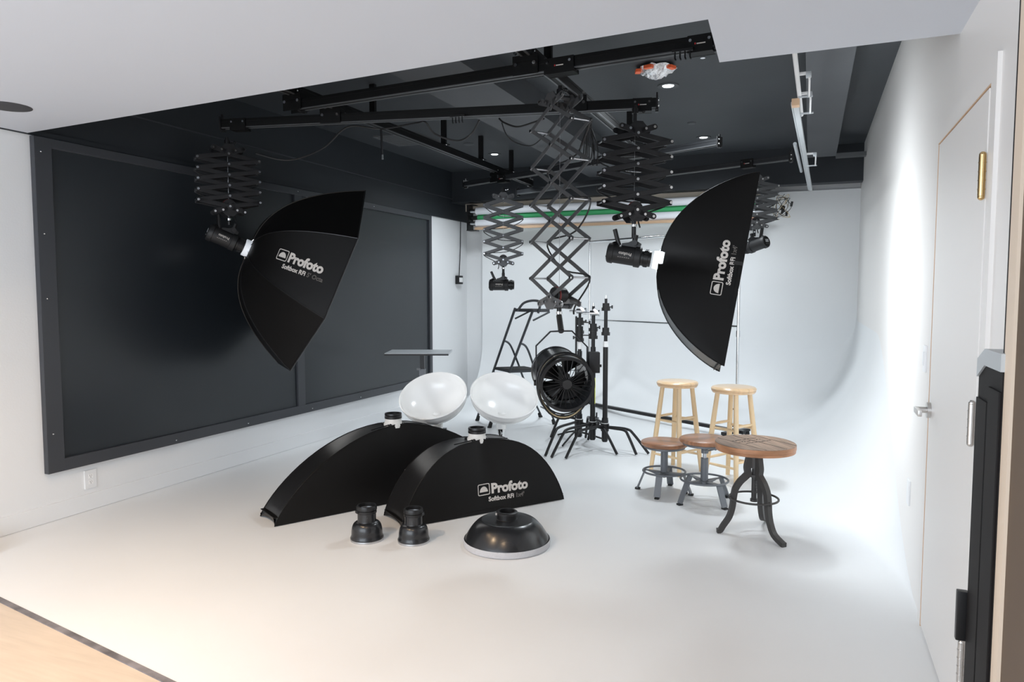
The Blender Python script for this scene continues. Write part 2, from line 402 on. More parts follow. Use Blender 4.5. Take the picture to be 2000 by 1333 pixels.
# -------------------------------------------------------- backdrop rollers
def roll(label, name_m, z, y, r, x0, x1, grp):
    t = thing('backdrop_roll', label, 'backdrop roll', (x0, y, z), 0, grp)
    MB().cyl((.07, 0, 0), (x1 - x0, 0, 0), r, seg=28).build('paper_roll', M[name_m], t)
    MB().cyl((-.01, 0, 0), (x1 - x0 + .08, 0, 0), r * .62, seg=18).build('core_tube', M['steel'] if name_m != 'green' else M['blackmatte'], t)
    return t
xa, xb = -4.16, -.60
G_ROLL = 'backdrop paper rolls under the back beam'
roll('upper white backdrop paper roll above the green one', 'paper', 2.515, 8.64, .047, xa, xb, G_ROLL)
roll('green backdrop paper roll between the two white rolls', 'green', 2.435, 8.70, .042, xa, xb, G_ROLL)
roll('lower white backdrop paper roll below the green one', 'paper', 2.355, 8.64, .047, xa, xb, G_ROLL)
t = thing('roller_bracket', 'black bracket holding the left ends of the backdrop rolls', 'bracket', (xa, 8.67, 2.43))
b = MB(); b.box((-.04, 0, 0), (.02, .16, .33)); b.box((.0, -.02, .165), (.1, .14, .01)); b.box((.0, -.0, -.165), (.12, .14, .01)); b.build('bracket_plate', M['black'], t, smooth=False)
for z_, y_ in ((.085, -.03), (.005, .03), (-.075, -.03)): MB().cyl((-.035, y_, z_), (0, y_, z_), .02).build('roller_sprocket', M['blackmatte'], t)
tag(boxs('wood_batten', (-4.10, 8.60, 2.27), (-.60, 8.64, 2.302), M['tan']), 'long tan wooden batten under the lower white backdrop roll', 'batten')
tag(boxs('fascia_board', (-4.30, 8.74, 2.53), (-.55, 8.76, 2.632), M['beige']), 'beige board behind the rolls along the back beam', 'board')
tag(boxs('duct_strip', (.21, 8.15, 2.83), (.49, 8.25, 2.87), M['railgrey']), 'short grey metal strip under the ceiling in the right back corner', 'strip')

# ------------------------------------------------------------ ceiling rails
def rail(name, label, a, b, w=.055, h=.062, caps=True, grp=None, rm='rail'):
    a = V(a); b = V(b); L = (b - a).length; x = (b - a).normalized(); y = V((0, 0, 1)).cross(x).normalized(); z = x.cross(y)
    t = thing(name, label, 'rail', m=frame(x, y, z, a), group=grp)
    m = MB(); m.box((L / 2, 0, 0), (L, w, h * .94)); m.box((L / 2, -w / 2, h * .25), (L, .006, .012)); m.box((L / 2, w / 2, h * .25), (L, .006, .012)); m.build('rail_channel', M[rm], t, smooth=False)
    m = MB(); m.box((L / 2, -w * .40, -h / 2), (L, w * .22, .006)); m.box((L / 2, w * .40, -h / 2), (L, w * .22, .006)); m.build('rail_lip', M['railgrey'], t, smooth=False)
    if caps:
        for xe in (0, L):
            c = MB(); c.box((xe, 0, 0), (.012, w + .02, h + .03)); c.box((xe, 0, h * .7), (.01, .016, .05)); c.box((xe, 0, -h * .65), (.02, .03, .03)); c.build('end_stop', M['black'], t, smooth=False)
            c = MB(); sg = -1 if xe == 0 else 1
            for zz in (-.018, .018): c.sph((xe + sg * .008, -.02, zz), .008, 8)
            c.build('end_bolts', M['chrome'], t)
    return t
def trolley(parent, pos_x, w=.055, h=.062, label_red=True, low=True, L=.12):
    m = MB(); m.box((pos_x, -w / 2 - .008, -.012), (L, .008, h + .02)); m.box((pos_x, w / 2 + .008, -.012), (L, .008, h + .02)); m.box((pos_x, 0, -h / 2 - .015), (L, w + .02, .012))
    o = m.build('carriage', M['rail'], parent, smooth=False)
    m = MB()
    for q in (-.045, .045): m.cyl((pos_x + q * L / .12, -w / 2 - .012, .005), (pos_x + q * L / .12, -w / 2 - .018, .005), .0075, seg=12)
    m.build('carriage_bolts', M['chrome'], o)
    if label_red:
        m = MB(); m.box((pos_x - .022, -w / 2 - .0125, -.012), (.005, .001, .009)); m.build('red_mark', M['red'], o, smooth=False)
        m = MB(); m.box((pos_x + .006, -w / 2 - .0125, -.013), (.042, .001, .005)); m.build('name_print', M['print'], o, smooth=False)
    return o
ZR = 2.66
# long rails running away from the camera (fixed to the ceiling by hangers)
XLr, XRr = -3.12, -1.45
rl = rail('ceiling_rail', 'left long black rail running from front to back under the ceiling', (XLr, 3.0, 2.755), (XLr, 8.1, 2.755), grp='long ceiling rails')
rr_ = rail('ceiling_rail', 'right long black rail running from front to back under the ceiling', (XRr, 2.7, 2.755), (XRr, 6.6, 2.755), grp='long ceiling rails')
def hanger(x, y, lab):
    t = thing('rail_hanger', lab, 'hanger', (x, y, 2.79), 0, 'rail hangers')
    MB().box((0, 0, .12), (.045, .03, .24)).build('hanger_strap', M['rail'], t, smooth=False)
    m = MB(); m.box((0, 0, .003), (.10, .05, .006)); m.build('hanger_clamp', M['black'], t, smooth=False)
    m = MB()
    for q in (-.035, .035): m.sph((q, -.02, -.002), .008, 8)
    m.build('clamp_bolts', M['chrome'], t)
def hl(side, i): return {0: 'nearest', 1: 'second', 2: 'third', 3: 'farthest'}[i] + ' black hanger strap of the %s long ceiling rail, counted from the camera' % side
for i, y in enumerate((4.75, 5.9, 6.7, 7.5)): hanger(XLr, y, hl('left', i))
for i, y in enumerate((4.05, 6.1)): hanger(XRr, y, ('nearer' if i == 0 else 'farther') + ' black hanger strap of the right long ceiling rail')
# cross rails
def crossrail(lab, pa, pb, z=ZR, **k):
    a = onz(*pa, z); b = onz(*pb, z); return rail('cross_rail', lab, a, b, grp='cross rails', **k), a, b
r1, a1, b1 = crossrail('foremost cross rail, black, running to the white ceiling step', (590, 205), (1400, 79))
r2, a2, b2 = crossrail('second black cross rail, carrying the two big softboxes', (435, 243), (1283, 202))
r3, a3, b3 = crossrail('third black cross rail with a pale lip, ending left of the twin rail', (909, 360), (1405, 277), h=.05, rm='railmid')
r4, a4, b4 = crossrail('rearmost black cross rail reaching right towards the white pipes', (1012, 376), (1545, 307), h=.05, rm='railmid')
for rr__, pts in ((r1, ((.10), (1.72 - .35), (2.55))), (r2, ((.13, ) + (3.08, ))), (r3, (.6,)), (r4, (2.4,))):
    pass
def along(a, b, px):                                     # distance along a rail seen at column px
    best = min(range(400), key=lambda i: abs(colx(a + (b - a) * (i / 399)) - px)); return (b - a).length * best / 399
def colx(P):
    d = P - CAM; return CX + F_PX * d.dot(RT) / d.dot(FW)
trolley(r1, along(a1, b1, 1097), L=.17); trolley(r1, along(a1, b1, 1370))
trolley(r2, along(a2, b2, 470), label_red=False); trolley(r2, along(a2, b2, 1254))
trolley(r3, along(a3, b3, 984)); trolley(r4, along(a4, b4, 1462))
def bridge(a, b, X, z=2.71):                            # carriage that hangs a cross rail from a long rail
    tt = (X - a.x) / (b.x - a.x); p = a + (b - a) * tt; d = (b - a).normalized()
    q = V((p.x, p.y, z)); ang = math.atan2(d.y, d.x)
    return q, ang
for (a, b, X, lab) in ((a1, b1, XLr, 'black roller carriage joining the foremost cross rail to the left long rail'), (a1, b1, XRr, 'black roller carriage joining the foremost cross rail to the right long rail'),
                       (a2, b2, XLr, 'black roller carriage joining the second cross rail to the left long rail'), (a2, b2, XRr, 'black roller carriage joining the second cross rail to the right long rail'),
                       (a3, b3, XLr, 'black roller carriage joining the third cross rail to the left long rail')):
    q, ang = bridge(a, b, X)
    t = thing('roller_carriage', lab, 'carriage', q, ang, 'roller carriages')
    m = MB(); m.box((0, 0, .0), (.15, .085, .035)); m.box((0, -.036, -.04), (.15, .006, .09)); m.box((0, .036, -.04), (.15, .006, .09)); m.build('carriage_body', M['rail'], t, smooth=False)
    m = MB()
    for u in (-.055, .055):
        m.cyl((u, -.04, -.03), (u, -.048, -.03), .010, seg=12)
        m.cyl((u, -.045, .03), (u, -.055, .03), .009, seg=12)
    m.build('carriage_bolts', M['chrome'], t)
# cable clips and power cable along the second rail
def clip(px, py, lab, rot=0):
    p = onz(px, py, ZR - .045)
    t = thing('cable_hooks', lab, 'hook', p, rot)
    m = MB(); m.box((0, 0, .004), (.10, .02, .012)); m.build('hook_bar', M['black'], t, smooth=False)
    for k in range(4): MB().tube([(-.036 + k * .024, 0, 0), (-.036 + k * .024, .002, -.03), (-.030 + k * .024, -.004, -.042)], .004, 6).build('hook', M['black'], t)
clip(1333, 100, 'row of small black hooks under the foremost cross rail near the ceiling step')
clip(893, 228, 'row of small black hooks under the middle of the second cross rail')
t = thing('ceiling_detector', 'small chrome and black sprinkler head beside the white ceiling step', 'sprinkler', onz(1373, 92, ZC))
m = MB(); m.cyl((0, 0, -.01), (0, 0, .0), .03); m.cyl((0, 0, -.07), (0, 0, -.06), .016); m.cyl((0, 0, -.06), (0, 0, -.01), .004); m.torus((0, 0, -.035), .014, .003, Matrix.Rotation(PI / 2, 4, 'X'), 16, 6); m.build('sprinkler_head', M['chrome'], t)
# power cables sagging
def cable(name, lab, pts, r=.006, m='cable', parent=None, grp=None):
    o = MB().tube(bez(pts, 8), r, 8).build(name, M[m], parent)
    if parent is None: tag(o, lab, 'cable', grp)
    return o
cable('power_cable', 'long black cable sagging along the second cross rail at left', [dep(500, 300, 5.25), dep(565, 313, 5.25), dep(630, 290, 5.3), dep(680, 248, 5.3), dep(745, 252, 5.35), dep(815, 240, 5.2), dep(830, 238, 5.1), dep(850, 262, 5.2), dep(893, 275, 5.2), dep(920, 262, 5.2), dep(936, 235, 5.1)], .0065)
cable('power_cable', 'black cable looping from the second rail to the tall middle scissor lift', [dep(975, 232, 4.75), dep(985, 240, 4.7), dep(1010, 248, 4.6), dep(1040, 240, 4.4), dep(1062, 232, 4.3)], .006)
cable('power_cable', 'thin lower black cable drooping behind the tall middle scissor lift', [dep(980, 240, 4.9), dep(990, 265, 4.9), dep(1010, 280, 4.9), dep(1040, 284, 4.8), dep(1066, 262, 4.7)], .004)
t = thing('hanging_strap', 'short black strap dangling below the long left cable', 'strap', dep(744, 252, 5.33))
MB().tube([(0, 0, 0), (.004, 0, -.06), (.008, 0, -.19)], .010, 6, flat=.4).build('strap_band', M['black'], t); MB().cyl((.008, 0, -.19), (.009, 0, -.225), .008).build('strap_tip', M['chrome'], t)
# ceiling fittings
def downlight(px, py, lab, r=.055, lit=True):
    p = onz(px, py, ZC); t = thing('ceiling_downlight', lab, 'ceiling light', p, 0, 'ceiling downlights')
    MB().lathe([(r * .98, -.004), (r, -.008), (r * 1.45, -.008), (r * 1.5, -.001), (r * 1.5, 0)], 36).build('trim_ring', M['beam'], t)
    MB().lathe([(r, -.006), (r * .8, -.002), (r * .78, .0)], 30).build('baffle', M['black'], t)
    MB().lathe([(0, -.0065), (r * .75, -.0065), (r * .80, -.003)], 30).build('lamp_lens', M['lamp'] if lit else M['mesh'], t)
    return p
DL = [downlight(1305, 167, 'lit round downlight beside the crumpled foil on the black ceiling'), downlight(1374, 268, 'lit round downlight over the right scissor lift, farther back', .05),
      downlight(966, 301, 'lit round downlight behind a hanger of the left long rail', .05)]
def disc(px, py, z, r, lab, name, m, cat, h=.012):
    p = onz(px, py, z); o = MB().lathe([(0, -h), (r * .8, -h), (r, -h * .4), (r, 0), (0, 0)], 36).build(name, m); o.location = p; return tag(o, lab, cat)
disc(15, 208, ZS, .068 * 1.6, 'dark round speaker grille in the white ceiling at far left', 'ceiling_speaker', M['speaker'], 'speaker', .006)
disc(1351, 240, ZC, .04, 'small round grey disc on the black ceiling between the downlights', 'ceiling_sensor', M['beam'], 'sensor')
disc(915, 281, ZC, .055, 'dim round disc on the black ceiling left of a lit downlight', 'ceiling_sensor', M['beam'], 'sensor')
t = thing('ceiling_vent', 'square grey ceiling vent behind the left long rail', 'vent', onz(795, 271, ZC))
m = MB(); m.box((0, 0, -.008), (.50, .50, .014)); m.build('vent_frame', M['mesh'], t, smooth=False)
m = MB()
for k in range(12): m.box((0, -.21 + k * .038, -.017), (.42, .014, .004))
m.build('vent_slats', M['mesh'], t, smooth=False)
# foil over a fixture
p = onz(1282, 130, ZC); t = thing('foil_cover', 'crumpled aluminium foil taped to the ceiling with orange tape', 'foil', p, .2)
m = MB(); R = []
for j in range(9):
    row = []
    for k in range(28):
        a = 2 * PI * k / 28; rr = j / 8 * (.125 + .012 * math.sin(5 * a) + random.uniform(-.008, .008)); z = -.012 - .07 * (1 - (j / 8) ** 2) + random.uniform(-.008, .008)
        row.append((rr * math.cos(a) * 1.05, rr * math.sin(a) * .95, z))
    row.append(row[0]); R.append(row)
m.grid(R).build('foil_sheet', M['foil'], t, smooth=False)
for a in (-2.0, -.65, 3.3):
    MB().box((.128 * math.cos(a), .122 * math.sin(a), -.032), (.06, .035, .020), rot=a + PI / 2).build('tape_patch', M['orange'], t, smooth=False)

# ------------------------------------------------ white pipes on the right
def pipe_thing(lab, a, b, sq, w, hooks, name):
    a = V(a); b = V(b); x = (b - a).normalized(); y = V((0, 0, 1)).cross(x).normalized(); z = x.cross(y); L = (b - a).length
    t = thing(name, lab, 'pole', m=frame(x, y, z, a))
    m = MB()
    if sq: m.box((L / 2, 0, 0), (L, w, w * .9), bev=.003); m.box((L / 2, w * .7, .0), (L, w * .25, w * .5))
    else: m.cyl((0, 0, 0), (L, 0, 0), w / 2)
    m.build('tube', M['silverpaint'] if sq else M['white'], t, ang=30)
    if sq: MB().box((.0, 0, 0), (.06, w * 1.35, w * 1.3), bev=.004).build('end_cap', M['tan'], t, smooth=False)
    for h, dr in hooks:
        m = MB(); m.box((h, -w * 1.2, 0), (.02, w * 2.6, .012)); m.tube([(h, -w * 2.5, 0), (h + .01, -w * 2.6, -.03), (h + .25 * dr, -w * 2.4, -.05)], .005, 6); m.build('bracket_arm', M['white'], t)
        m = MB(); m.box((h, -w * 2.4, -.008), (.04, .025, .025), bev=.004); m.box((h + .25 * dr, -w * 1.6, -.05), (.012, .07, .008)); m.build('bracket_clamp', M['silverpaint'], t)
    return t
pipe_thing('round white pipe nearest the ceiling step on the right', (-.095, 3.25, 2.52), (-.075, 4.75, 2.52), False, .022, [(.62, 1), (1.0, 1)], 'white_pipe')
pipe_thing('square pale grey pole with a brown end behind the round white pipe', (-.10, 4.32, 2.49), (-.02, 7.95, 2.49), True, .030, [(1.6, 1)], 'grey_pole')
tag(MB().cyl((-.13, 5.7, 2.53), (-.10, 7.0, 2.53), .013).build('thin_rod', M['silverpaint']), 'thin pale rod left of the square grey pole', 'rod')

# ============================================================ PANTOGRAPHS
def pantograph(lab, top, u, z_c0, s, n, armm, ztop, zbot, sep=.12, Lb=.443, bw=.031, reel=True, sag=0.0, cable_side=1, botm=None):
    """scissor lift hanging at `top`(x,y); centre pins start at z_c0 and step down by s, n rhombi; stem ends at zbot"""
    u = V((u[0], u[1], 0)).normalized(); nrm = V((-u.y, u.x, 0)); 
    if nrm.dot(FWH) < 0: nrm = -nrm
    t = thing('scissor_lift', lab, 'scissor lift', (top[0], top[1], ztop), 0, 'ceiling scissor lifts')
    hw = math.sqrt(Lb * Lb - s * s) / 2; Z = lambda z: z - ztop
    c = [z_c0 - i * s for i in range(n + 1)]; sd = [z_c0 - (i + .5) * s for i in range(n)]
    armmesh = {}
    def bar(a, b, key):
        d = b - a; L = d.length; x = d.normalized(); y = nrm.copy(); z = x.cross(y)
        if key not in armmesh:
            m = MB(); m.box((L / 2, 0, 0), (L + .02, .006, bw), bev=.0025); o = m.build('scissor_arm', M[armm], t, smooth=False); armmesh[key] = o.data
        else:
            o = bpy.data.objects.new('scissor_arm', armmesh[key]); COL.objects.link(o); o.parent = t
        o.matrix_local = frame(x, y, z, a)
    pins = []
    for f_, off in ((0, -sep / 2), (1, sep / 2)):
        for i in range(n + 1):
            for sg, lay in ((1, .0035), (-1, -.0035)):
                o_ = nrm * (off + lay)
                if i == 0: bar(V((0, 0, Z(c[0]))) + o_, u * (sg * hw) + V((0, 0, Z(sd[0]))) + o_, 'half')
                elif i == n: bar(V((0, 0, Z(c[n]))) + o_, u * (sg * hw) + V((0, 0, Z(sd[n - 1]))) + o_, 'half')
                else: bar(u * (-sg * hw) + V((0, 0, Z(sd[i - 1]))) + o_, u * (sg * hw) + V((0, 0, Z(sd[i]))) + o_, 'full')
    for i in range(n):
        for sg in (-1, 1):
            p = u * (sg * hw) + V((0, 0, Z(sd[i])))
            MB().cyl(p - nrm * (sep / 2 + .008), p + nrm * (sep / 2 + .008), .0055, seg=10).build('cross_rod', M['steel'], t)
    m = MB()
    for i in range(n + 1):
        for off in (-sep / 2 - .012, sep / 2 + .004): m.cyl(V((0, 0, Z(c[i]))) + nrm * off, V((0, 0, Z(c[i]))) + nrm * (off + .008), .009, seg=12)
    for i in range(n):
        for sg in (-1, 1):
            for off in (-sep / 2 - .014,): 
                p = u * (sg * hw) + V((0, 0, Z(sd[i]))); m.cyl(p + nrm * off, p + nrm * (off + .008), .009, seg=12)
    m.build('pivot_bolts', M['chrome'], t)
    # brackets: dog-bone plates top and bottom
    def plate_set(zc, sgn, pm=None):
        for off in (-sep / 2 - .006, sep / 2 + .006):
            m = MB()
            for q in (-1, 1):
                a = u * (q * .02) + V((0, 0, zc + sgn * .012)) + nrm * off; b_ = u * (q * .105) + V((0, 0, zc + sgn * .040)) + nrm * off
                m.strip([a, b_], .006, .036, nrm); m.cyl(b_ - nrm * .003, b_ + nrm * .003, .018, seg=16)
            m.poly([u * .06 + V((0, 0, zc + sgn * .035)) + nrm * (off - .003), u * .0 + V((0, 0, zc - sgn * .03)) + nrm * (off - .003), u * -.06 + V((0, 0, zc + sgn * .035)) + nrm * (off - .003), u * -.028 + V((0, 0, zc + sgn * .072)) + nrm * (off - .003), u * .028 + V((0, 0, zc + sgn * .072)) + nrm * (off - .003)], .006, nrm)
            m.build('bracket_plate', M[pm or armm], t, smooth=False)
        m = MB()
        for q in (-.105, .105, -.05, .05):
            p = u * q + V((0, 0, zc + sgn * (.040 if abs(q) > .1 else .028))) - nrm * (sep / 2 + .012); m.cyl(p, p + nrm * .006, .0085, seg=12)
        m.build('bracket_bolts', M['chrome'], t)
        MB().cyl(V((0, 0, zc + sgn * .055)) - nrm * (sep / 2), V((0, 0, zc + sgn * .055)) + nrm * sep / 2, .014).build('bracket_axle', M[armm], t)
    plate_set(Z(c[0]), 1); plate_set(Z(c[n]), -1, botm)
    m = MB(); m.cyl((0, 0, Z(c[0]) + .06), (0, 0, 0), .012); m.cyl((0, 0, -.02), (0, 0, -.05), .020); m.build('top_spigot', M['black'], t)
    m = MB(); m.cyl((0, 0, -.035), tuple(V((0, 0, -.035)) + u * .05), .004); m.sph(tuple(V((0, 0, -.035)) + u * .055), .012, 10); m.build('locking_knob', M['black'], t)
    m = MB(); m.cyl((0, 0, Z(c[n]) - .06), (0, 0, Z(zbot)), .014); m.build('bottom_spigot', M['black'], t)
    m = MB(); m.cyl((0, 0, Z(c[n]) - .085), (0, 0, Z(c[n]) - .10), .018, seg=16); m.build('spigot_collar', M['chrome'], t)
    MB().cyl((-.0, 0, Z(c[0])), (0, 0, Z(c[n])), .0011, seg=6).build('lifting_wire', M['steel'], t)
    if reel:
        m = MB(); m.cyl(V((0, 0, Z(c[n]) + .01)) - nrm * .035, V((0, 0, Z(c[n]) + .01)) + nrm * .035, .042, seg=28); m.cyl(V((0, 0, Z(c[n]) + .01)) - nrm * .038, V((0, 0, Z(c[n]) + .01)) - nrm * .03, .046, seg=28); m.build('spring_reel', M['armdk'], t); MB().torus(V((0, 0, Z(c[n]) + .01)) - nrm * .02, .043, .006, frame(u, V((0, 0, 1)), nrm, V((0, 0, 0))), 28, 8).build('reel_band', M['redreel'], t, label='dark red band')
    # power cable weaving down one side
    pts = []
    for i in range(n):
        q = cable_side if i % 2 == 0 else -cable_side
        pts.append(u * (q * (hw + .01)) + V((0, 0, Z(sd[i]) + .0)) + nrm * (sep / 2))
        pts.append(u * (q * hw * .3) + V((0, 0, Z(sd[i]) - s * .75)) + nrm * (sep / 2 + .012))
    pts.append(u * (cable_side * .06) + V((0, 0, Z(c[n]) - .10)) + nrm * (sep / 2)); 
    MB().tube(bez(pts, 6), .005, 6).build('power_cable', M['cable'], t)
    return t
def zpx(px, py, P): return zat(px, py, P)
# right: carries the strip softbox
R_ST = (V((.1291, .2424, .9615)), V((-.1917, .9575, -.2156)), V((-.9729, -.1565, .1701)))   # local x, y, z of the hung strip
T_ST = V((-.40180243, 4.61833162, 1.56438705))
ring3 = T_ST + R_ST[2] * .52
n3 = -R_ST[2]
stem3 = ring3 - n3 * .135
P3 = (stem3.x, stem3.y)
u3 = RT * .98 + FWH * .15
z0_, z1_ = zpx(1256, 264, P3), zpx(1254, 412, P3)
pantograph('scissor lift above the hung oblong softbox, five compact rows', P3, u3, z0_, (z0_ - z1_) / 5, 5, 'armdk', ZR - .045, stem3.z + .115)
# left: carries the octagonal softbox
Ro = (V((.5297, .0188, .848)), V((-.5913, .7249, .3532)), V((-.6081, -.6885, .3951)))
T_OC = V((-3.64759847, 4.76377135, 1.54989092))
ring1 = T_OC + Ro[2] * .60; n1 = -Ro[2]
h1x = n1; stem1 = ring1 - n1 * .135
P1 = (stem1.x, stem1.y)
z0_, z1_ = zpx(463, 303, P1), zpx(463, 405, P1)
pantograph('far left scissor lift with tightly folded arms above the octagonal softbox', P1, RT * .87 + FWH * .5, z0_, (z0_ - z1_) / 5, 5, 'armdk', ZR - .045, stem1.z + .12, cable_side=1)
# middle: carries the fan
P2 = dep(1093, 400, 4.1); P2 = (P2.x, P2.y)
z0_, z1_ = zpx(1093, 209, P2), zpx(1093, 580, P2)
pantograph('tall extended middle scissor lift holding the black fan', P2, RT * .54 - FWH * .84, z0_, (z0_ - z1_) / 5, 5, 'arm', ZR - .045, zpx(1096, 618, P2), bw=.023, cable_side=1, botm='steel')
# back left
P4 = dep(983, 450, 8.0); P4 = (P4.x, P4.y)
z0_, z1_ = zpx(983, 390, P4), zpx(983, 508, P4)
pantograph('small scissor lift at the back left in front of the paper rolls', P4, RT, z0_, (z0_ - z1_) / 5, 5, 'arm', ZR - .045, zpx(983, 536, P4), cable_side=-1)
P5 = dep(1474, 430, 7.5); P5 = (P5.x, P5.y)
z0_, z1_ = zpx(1474, 357, P5), zpx(1474, 436, P5)
pantograph('scissor lift at the back right, half hidden behind the hung oblong softbox', P5, RT, z0_, (z0_ - z1_) / 5, 5, 'arm', ZR - .045, zpx(1474, 462, P5))
# upper folded stage of the middle lift, with cable bundle
t = thing('cable_bundle', 'bundle of thin black cables hanging right of the tall middle scissor lift', 'cable', dep(1151, 238, 4.25))
for k in range(9):
    a = k - 4; MB().tube(bez([(0, 0, 0), (.006 * a, .004 * a, -.08), (.010 * a + random.uniform(-.01, .01), .006 * a, -.16), (.011 * a, .004 * a, -.22 - random.uniform(0, .04))], 5), .0035, 6).build('cable_strand', M['cable'], t)
MB().cyl((0, 0, .02), (0, 0, -.035), .020, .016).build('bundle_clamp', M['black'], t)
# tangle of wires by the back right lift
t = thing('wire_tangle', 'tangle of thin black wires and plugs beside the back right scissor lift', 'cable', dep(1526, 405, 7.5))
for k in range(7):
    pts = [(.10 * math.cos(a * 1.3 + k) * random.uniform(.4, 1), .05 * math.sin(a + k), .15 * math.sin(a * .9 + k * 1.7) * random.uniform(.5, 1)) for a in range(7)]
    MB().tube(bez(pts, 6), .003, 5).build('wire', M['cable'] if k % 3 else M['gold'], t)
for k in range(5):
    p = V((random.uniform(-.04, .10), random.uniform(-.03, .03), random.uniform(-.16, .16))); MB().cyl(p, p + V((.01, 0, .05)), .012).build('plug', M['black'], t)

# ============================================================ FLASH HEADS
def flash_head(lab, m, front=True, ns=1.0, up_handle=True):
    """+X is the firing axis, origin at the front end, body behind it, mount on top"""
    t = thing('flash_head', lab, 'studio light', m=m, group='studio flash heads')
    rot = Matrix.Rotation(PI / 2, 4, 'Y')
    MB().lathe([(0, -.27), (.058, -.27), (.064, -.262), (.066, -.235), (.060, -.232), (.060, -.10), (.066, -.097), (.066, -.062), (.056, -.058), (.050, -.055)], 40, rot).build('body', M['blackmatte'], t)
    prof = [(.050, -.06), (.050, -.042), (.054, -.04), (.054, -.012), (.050, -.01), (.050, .004)]
    if front: prof += [(.044, .004), (.044, -.01), (0, -.01)]
    MB().lathe(prof, 40, rot).build('front_collar', M['black'], t)
    m_ = MB()
    for k in range(24):
        a = 2 * PI * k / 24; m_.box((-.026, .0545 * math.cos(a), .0545 * math.sin(a)), (.022, .003, .003))
    m_.build('grip_ribs', M['rubber'], t, smooth=False)
    # rear handle: leaning grip standing above the tail
    m_ = MB(); m_.tube(bez([(-.20, 0, .045), (-.225, 0, .09), (-.245, 0, .135), (-.252, 0, .15)], 5), .014, 10, flat=1.6); m_.tube(bez([(-.25, 0, .05), (-.235, 0, .065), (-.21, 0, .06)], 4), .012, 8, flat=2.0)
    m_.build('rear_handle', M['black'], t)
    m_ = MB(); m_.poly([(-.19, -.018, .052), (-.075, -.018, .052), (-.07, -.018, .085), (-.115, -.018, .105), (-.15, -.018, .082), (-.19, -.018, .070)], .036, (0, 1, 0)); m_.cyl((-.115, 0, .09), (-.115, 0, .135), .017)
    m_.build('mount_bracket', M['black'], t, ang=20)
    m_ = MB(); m_.cyl((-.11, -.018, .082), (-.11, -.05, .082), .006); m_.cyl((-.11, -.05, .082), (-.11, -.062, .082), .017, seg=12); m_.build('tilt_knob', M['black'], t)
    # control face at the tail
    m_ = MB(); m_.cyl((-.270, 0, 0), (-.274, 0, 0), .048, seg=30); m_.build('control_face', M['rail'], t)
    MB().box((-.275, 0, .008), (.002, .05, .032), bev=.0008).build('display_window', M['steel'], t, smooth=False)
    m_ = MB()
    for q in (-.022, 0, .022): m_.cyl((-.274, q, -.026), (-.278, q, -.026), .006, seg=12)
    m_.build('control_buttons', M['arm'], t)
    # upside-down lettering on the barrel side facing -Y
    m_ = MB(); vs, fs, w = text_polys('Profoto', .026, .02)
    for sy in (-1,):
        def f(v):
            x = -.115 - v.x; z = .014 - v.y; a = math.asin(max(-.9, min(.9, z / .0605))); return V((x, sy * .0613 * math.cos(a), .0613 * math.sin(a)))
        put(m_, vs, fs, f)
    m_.build('logo_print', M['print'], t, smooth=False)
    m_ = MB()
    for k in range(6): m_.box((-.13 - k * .013, -.0585, -.018), (.008, .002, .004))
    m_.build('small_print', M['printdim'], t, smooth=False)
    return t
def head_matrix(n, front, roll=0.0):
    x = n.normalized(); z = (V((0, 0, 1)) - x * x.z).normalized(); y = z.cross(x); return frame(x, y, z, front) @ Matrix.Rotation(roll, 4, 'X')
flash_head('black flash head on the back of the hung oblong softbox', head_matrix(n3, ring3 - n3 * .03))
flash_head('black flash head on the back of the octagonal softbox at left', head_matrix(n1, ring1 - n1 * .03))
p4 = dep(1010, 556, 7.95); fx = (RT * .985 - FWH * .10).normalized()
hp = V((P4[0], P4[1], zpx(983, 536, P4) - .12)) + fx * .115
flash_head('bare black flash head hanging at the back left', head_matrix(fx, hp))
fx5 = (-RT * .55 + FWH * .75 + V((0, 0, -.25))).normalized()
hp = V((P5[0], P5[1], zpx(1474, 462, P5) - .10)) + fx5 * .115
flash_head('black flash head peeking out behind the right edge of the hung softbox', head_matrix(fx5, hp))

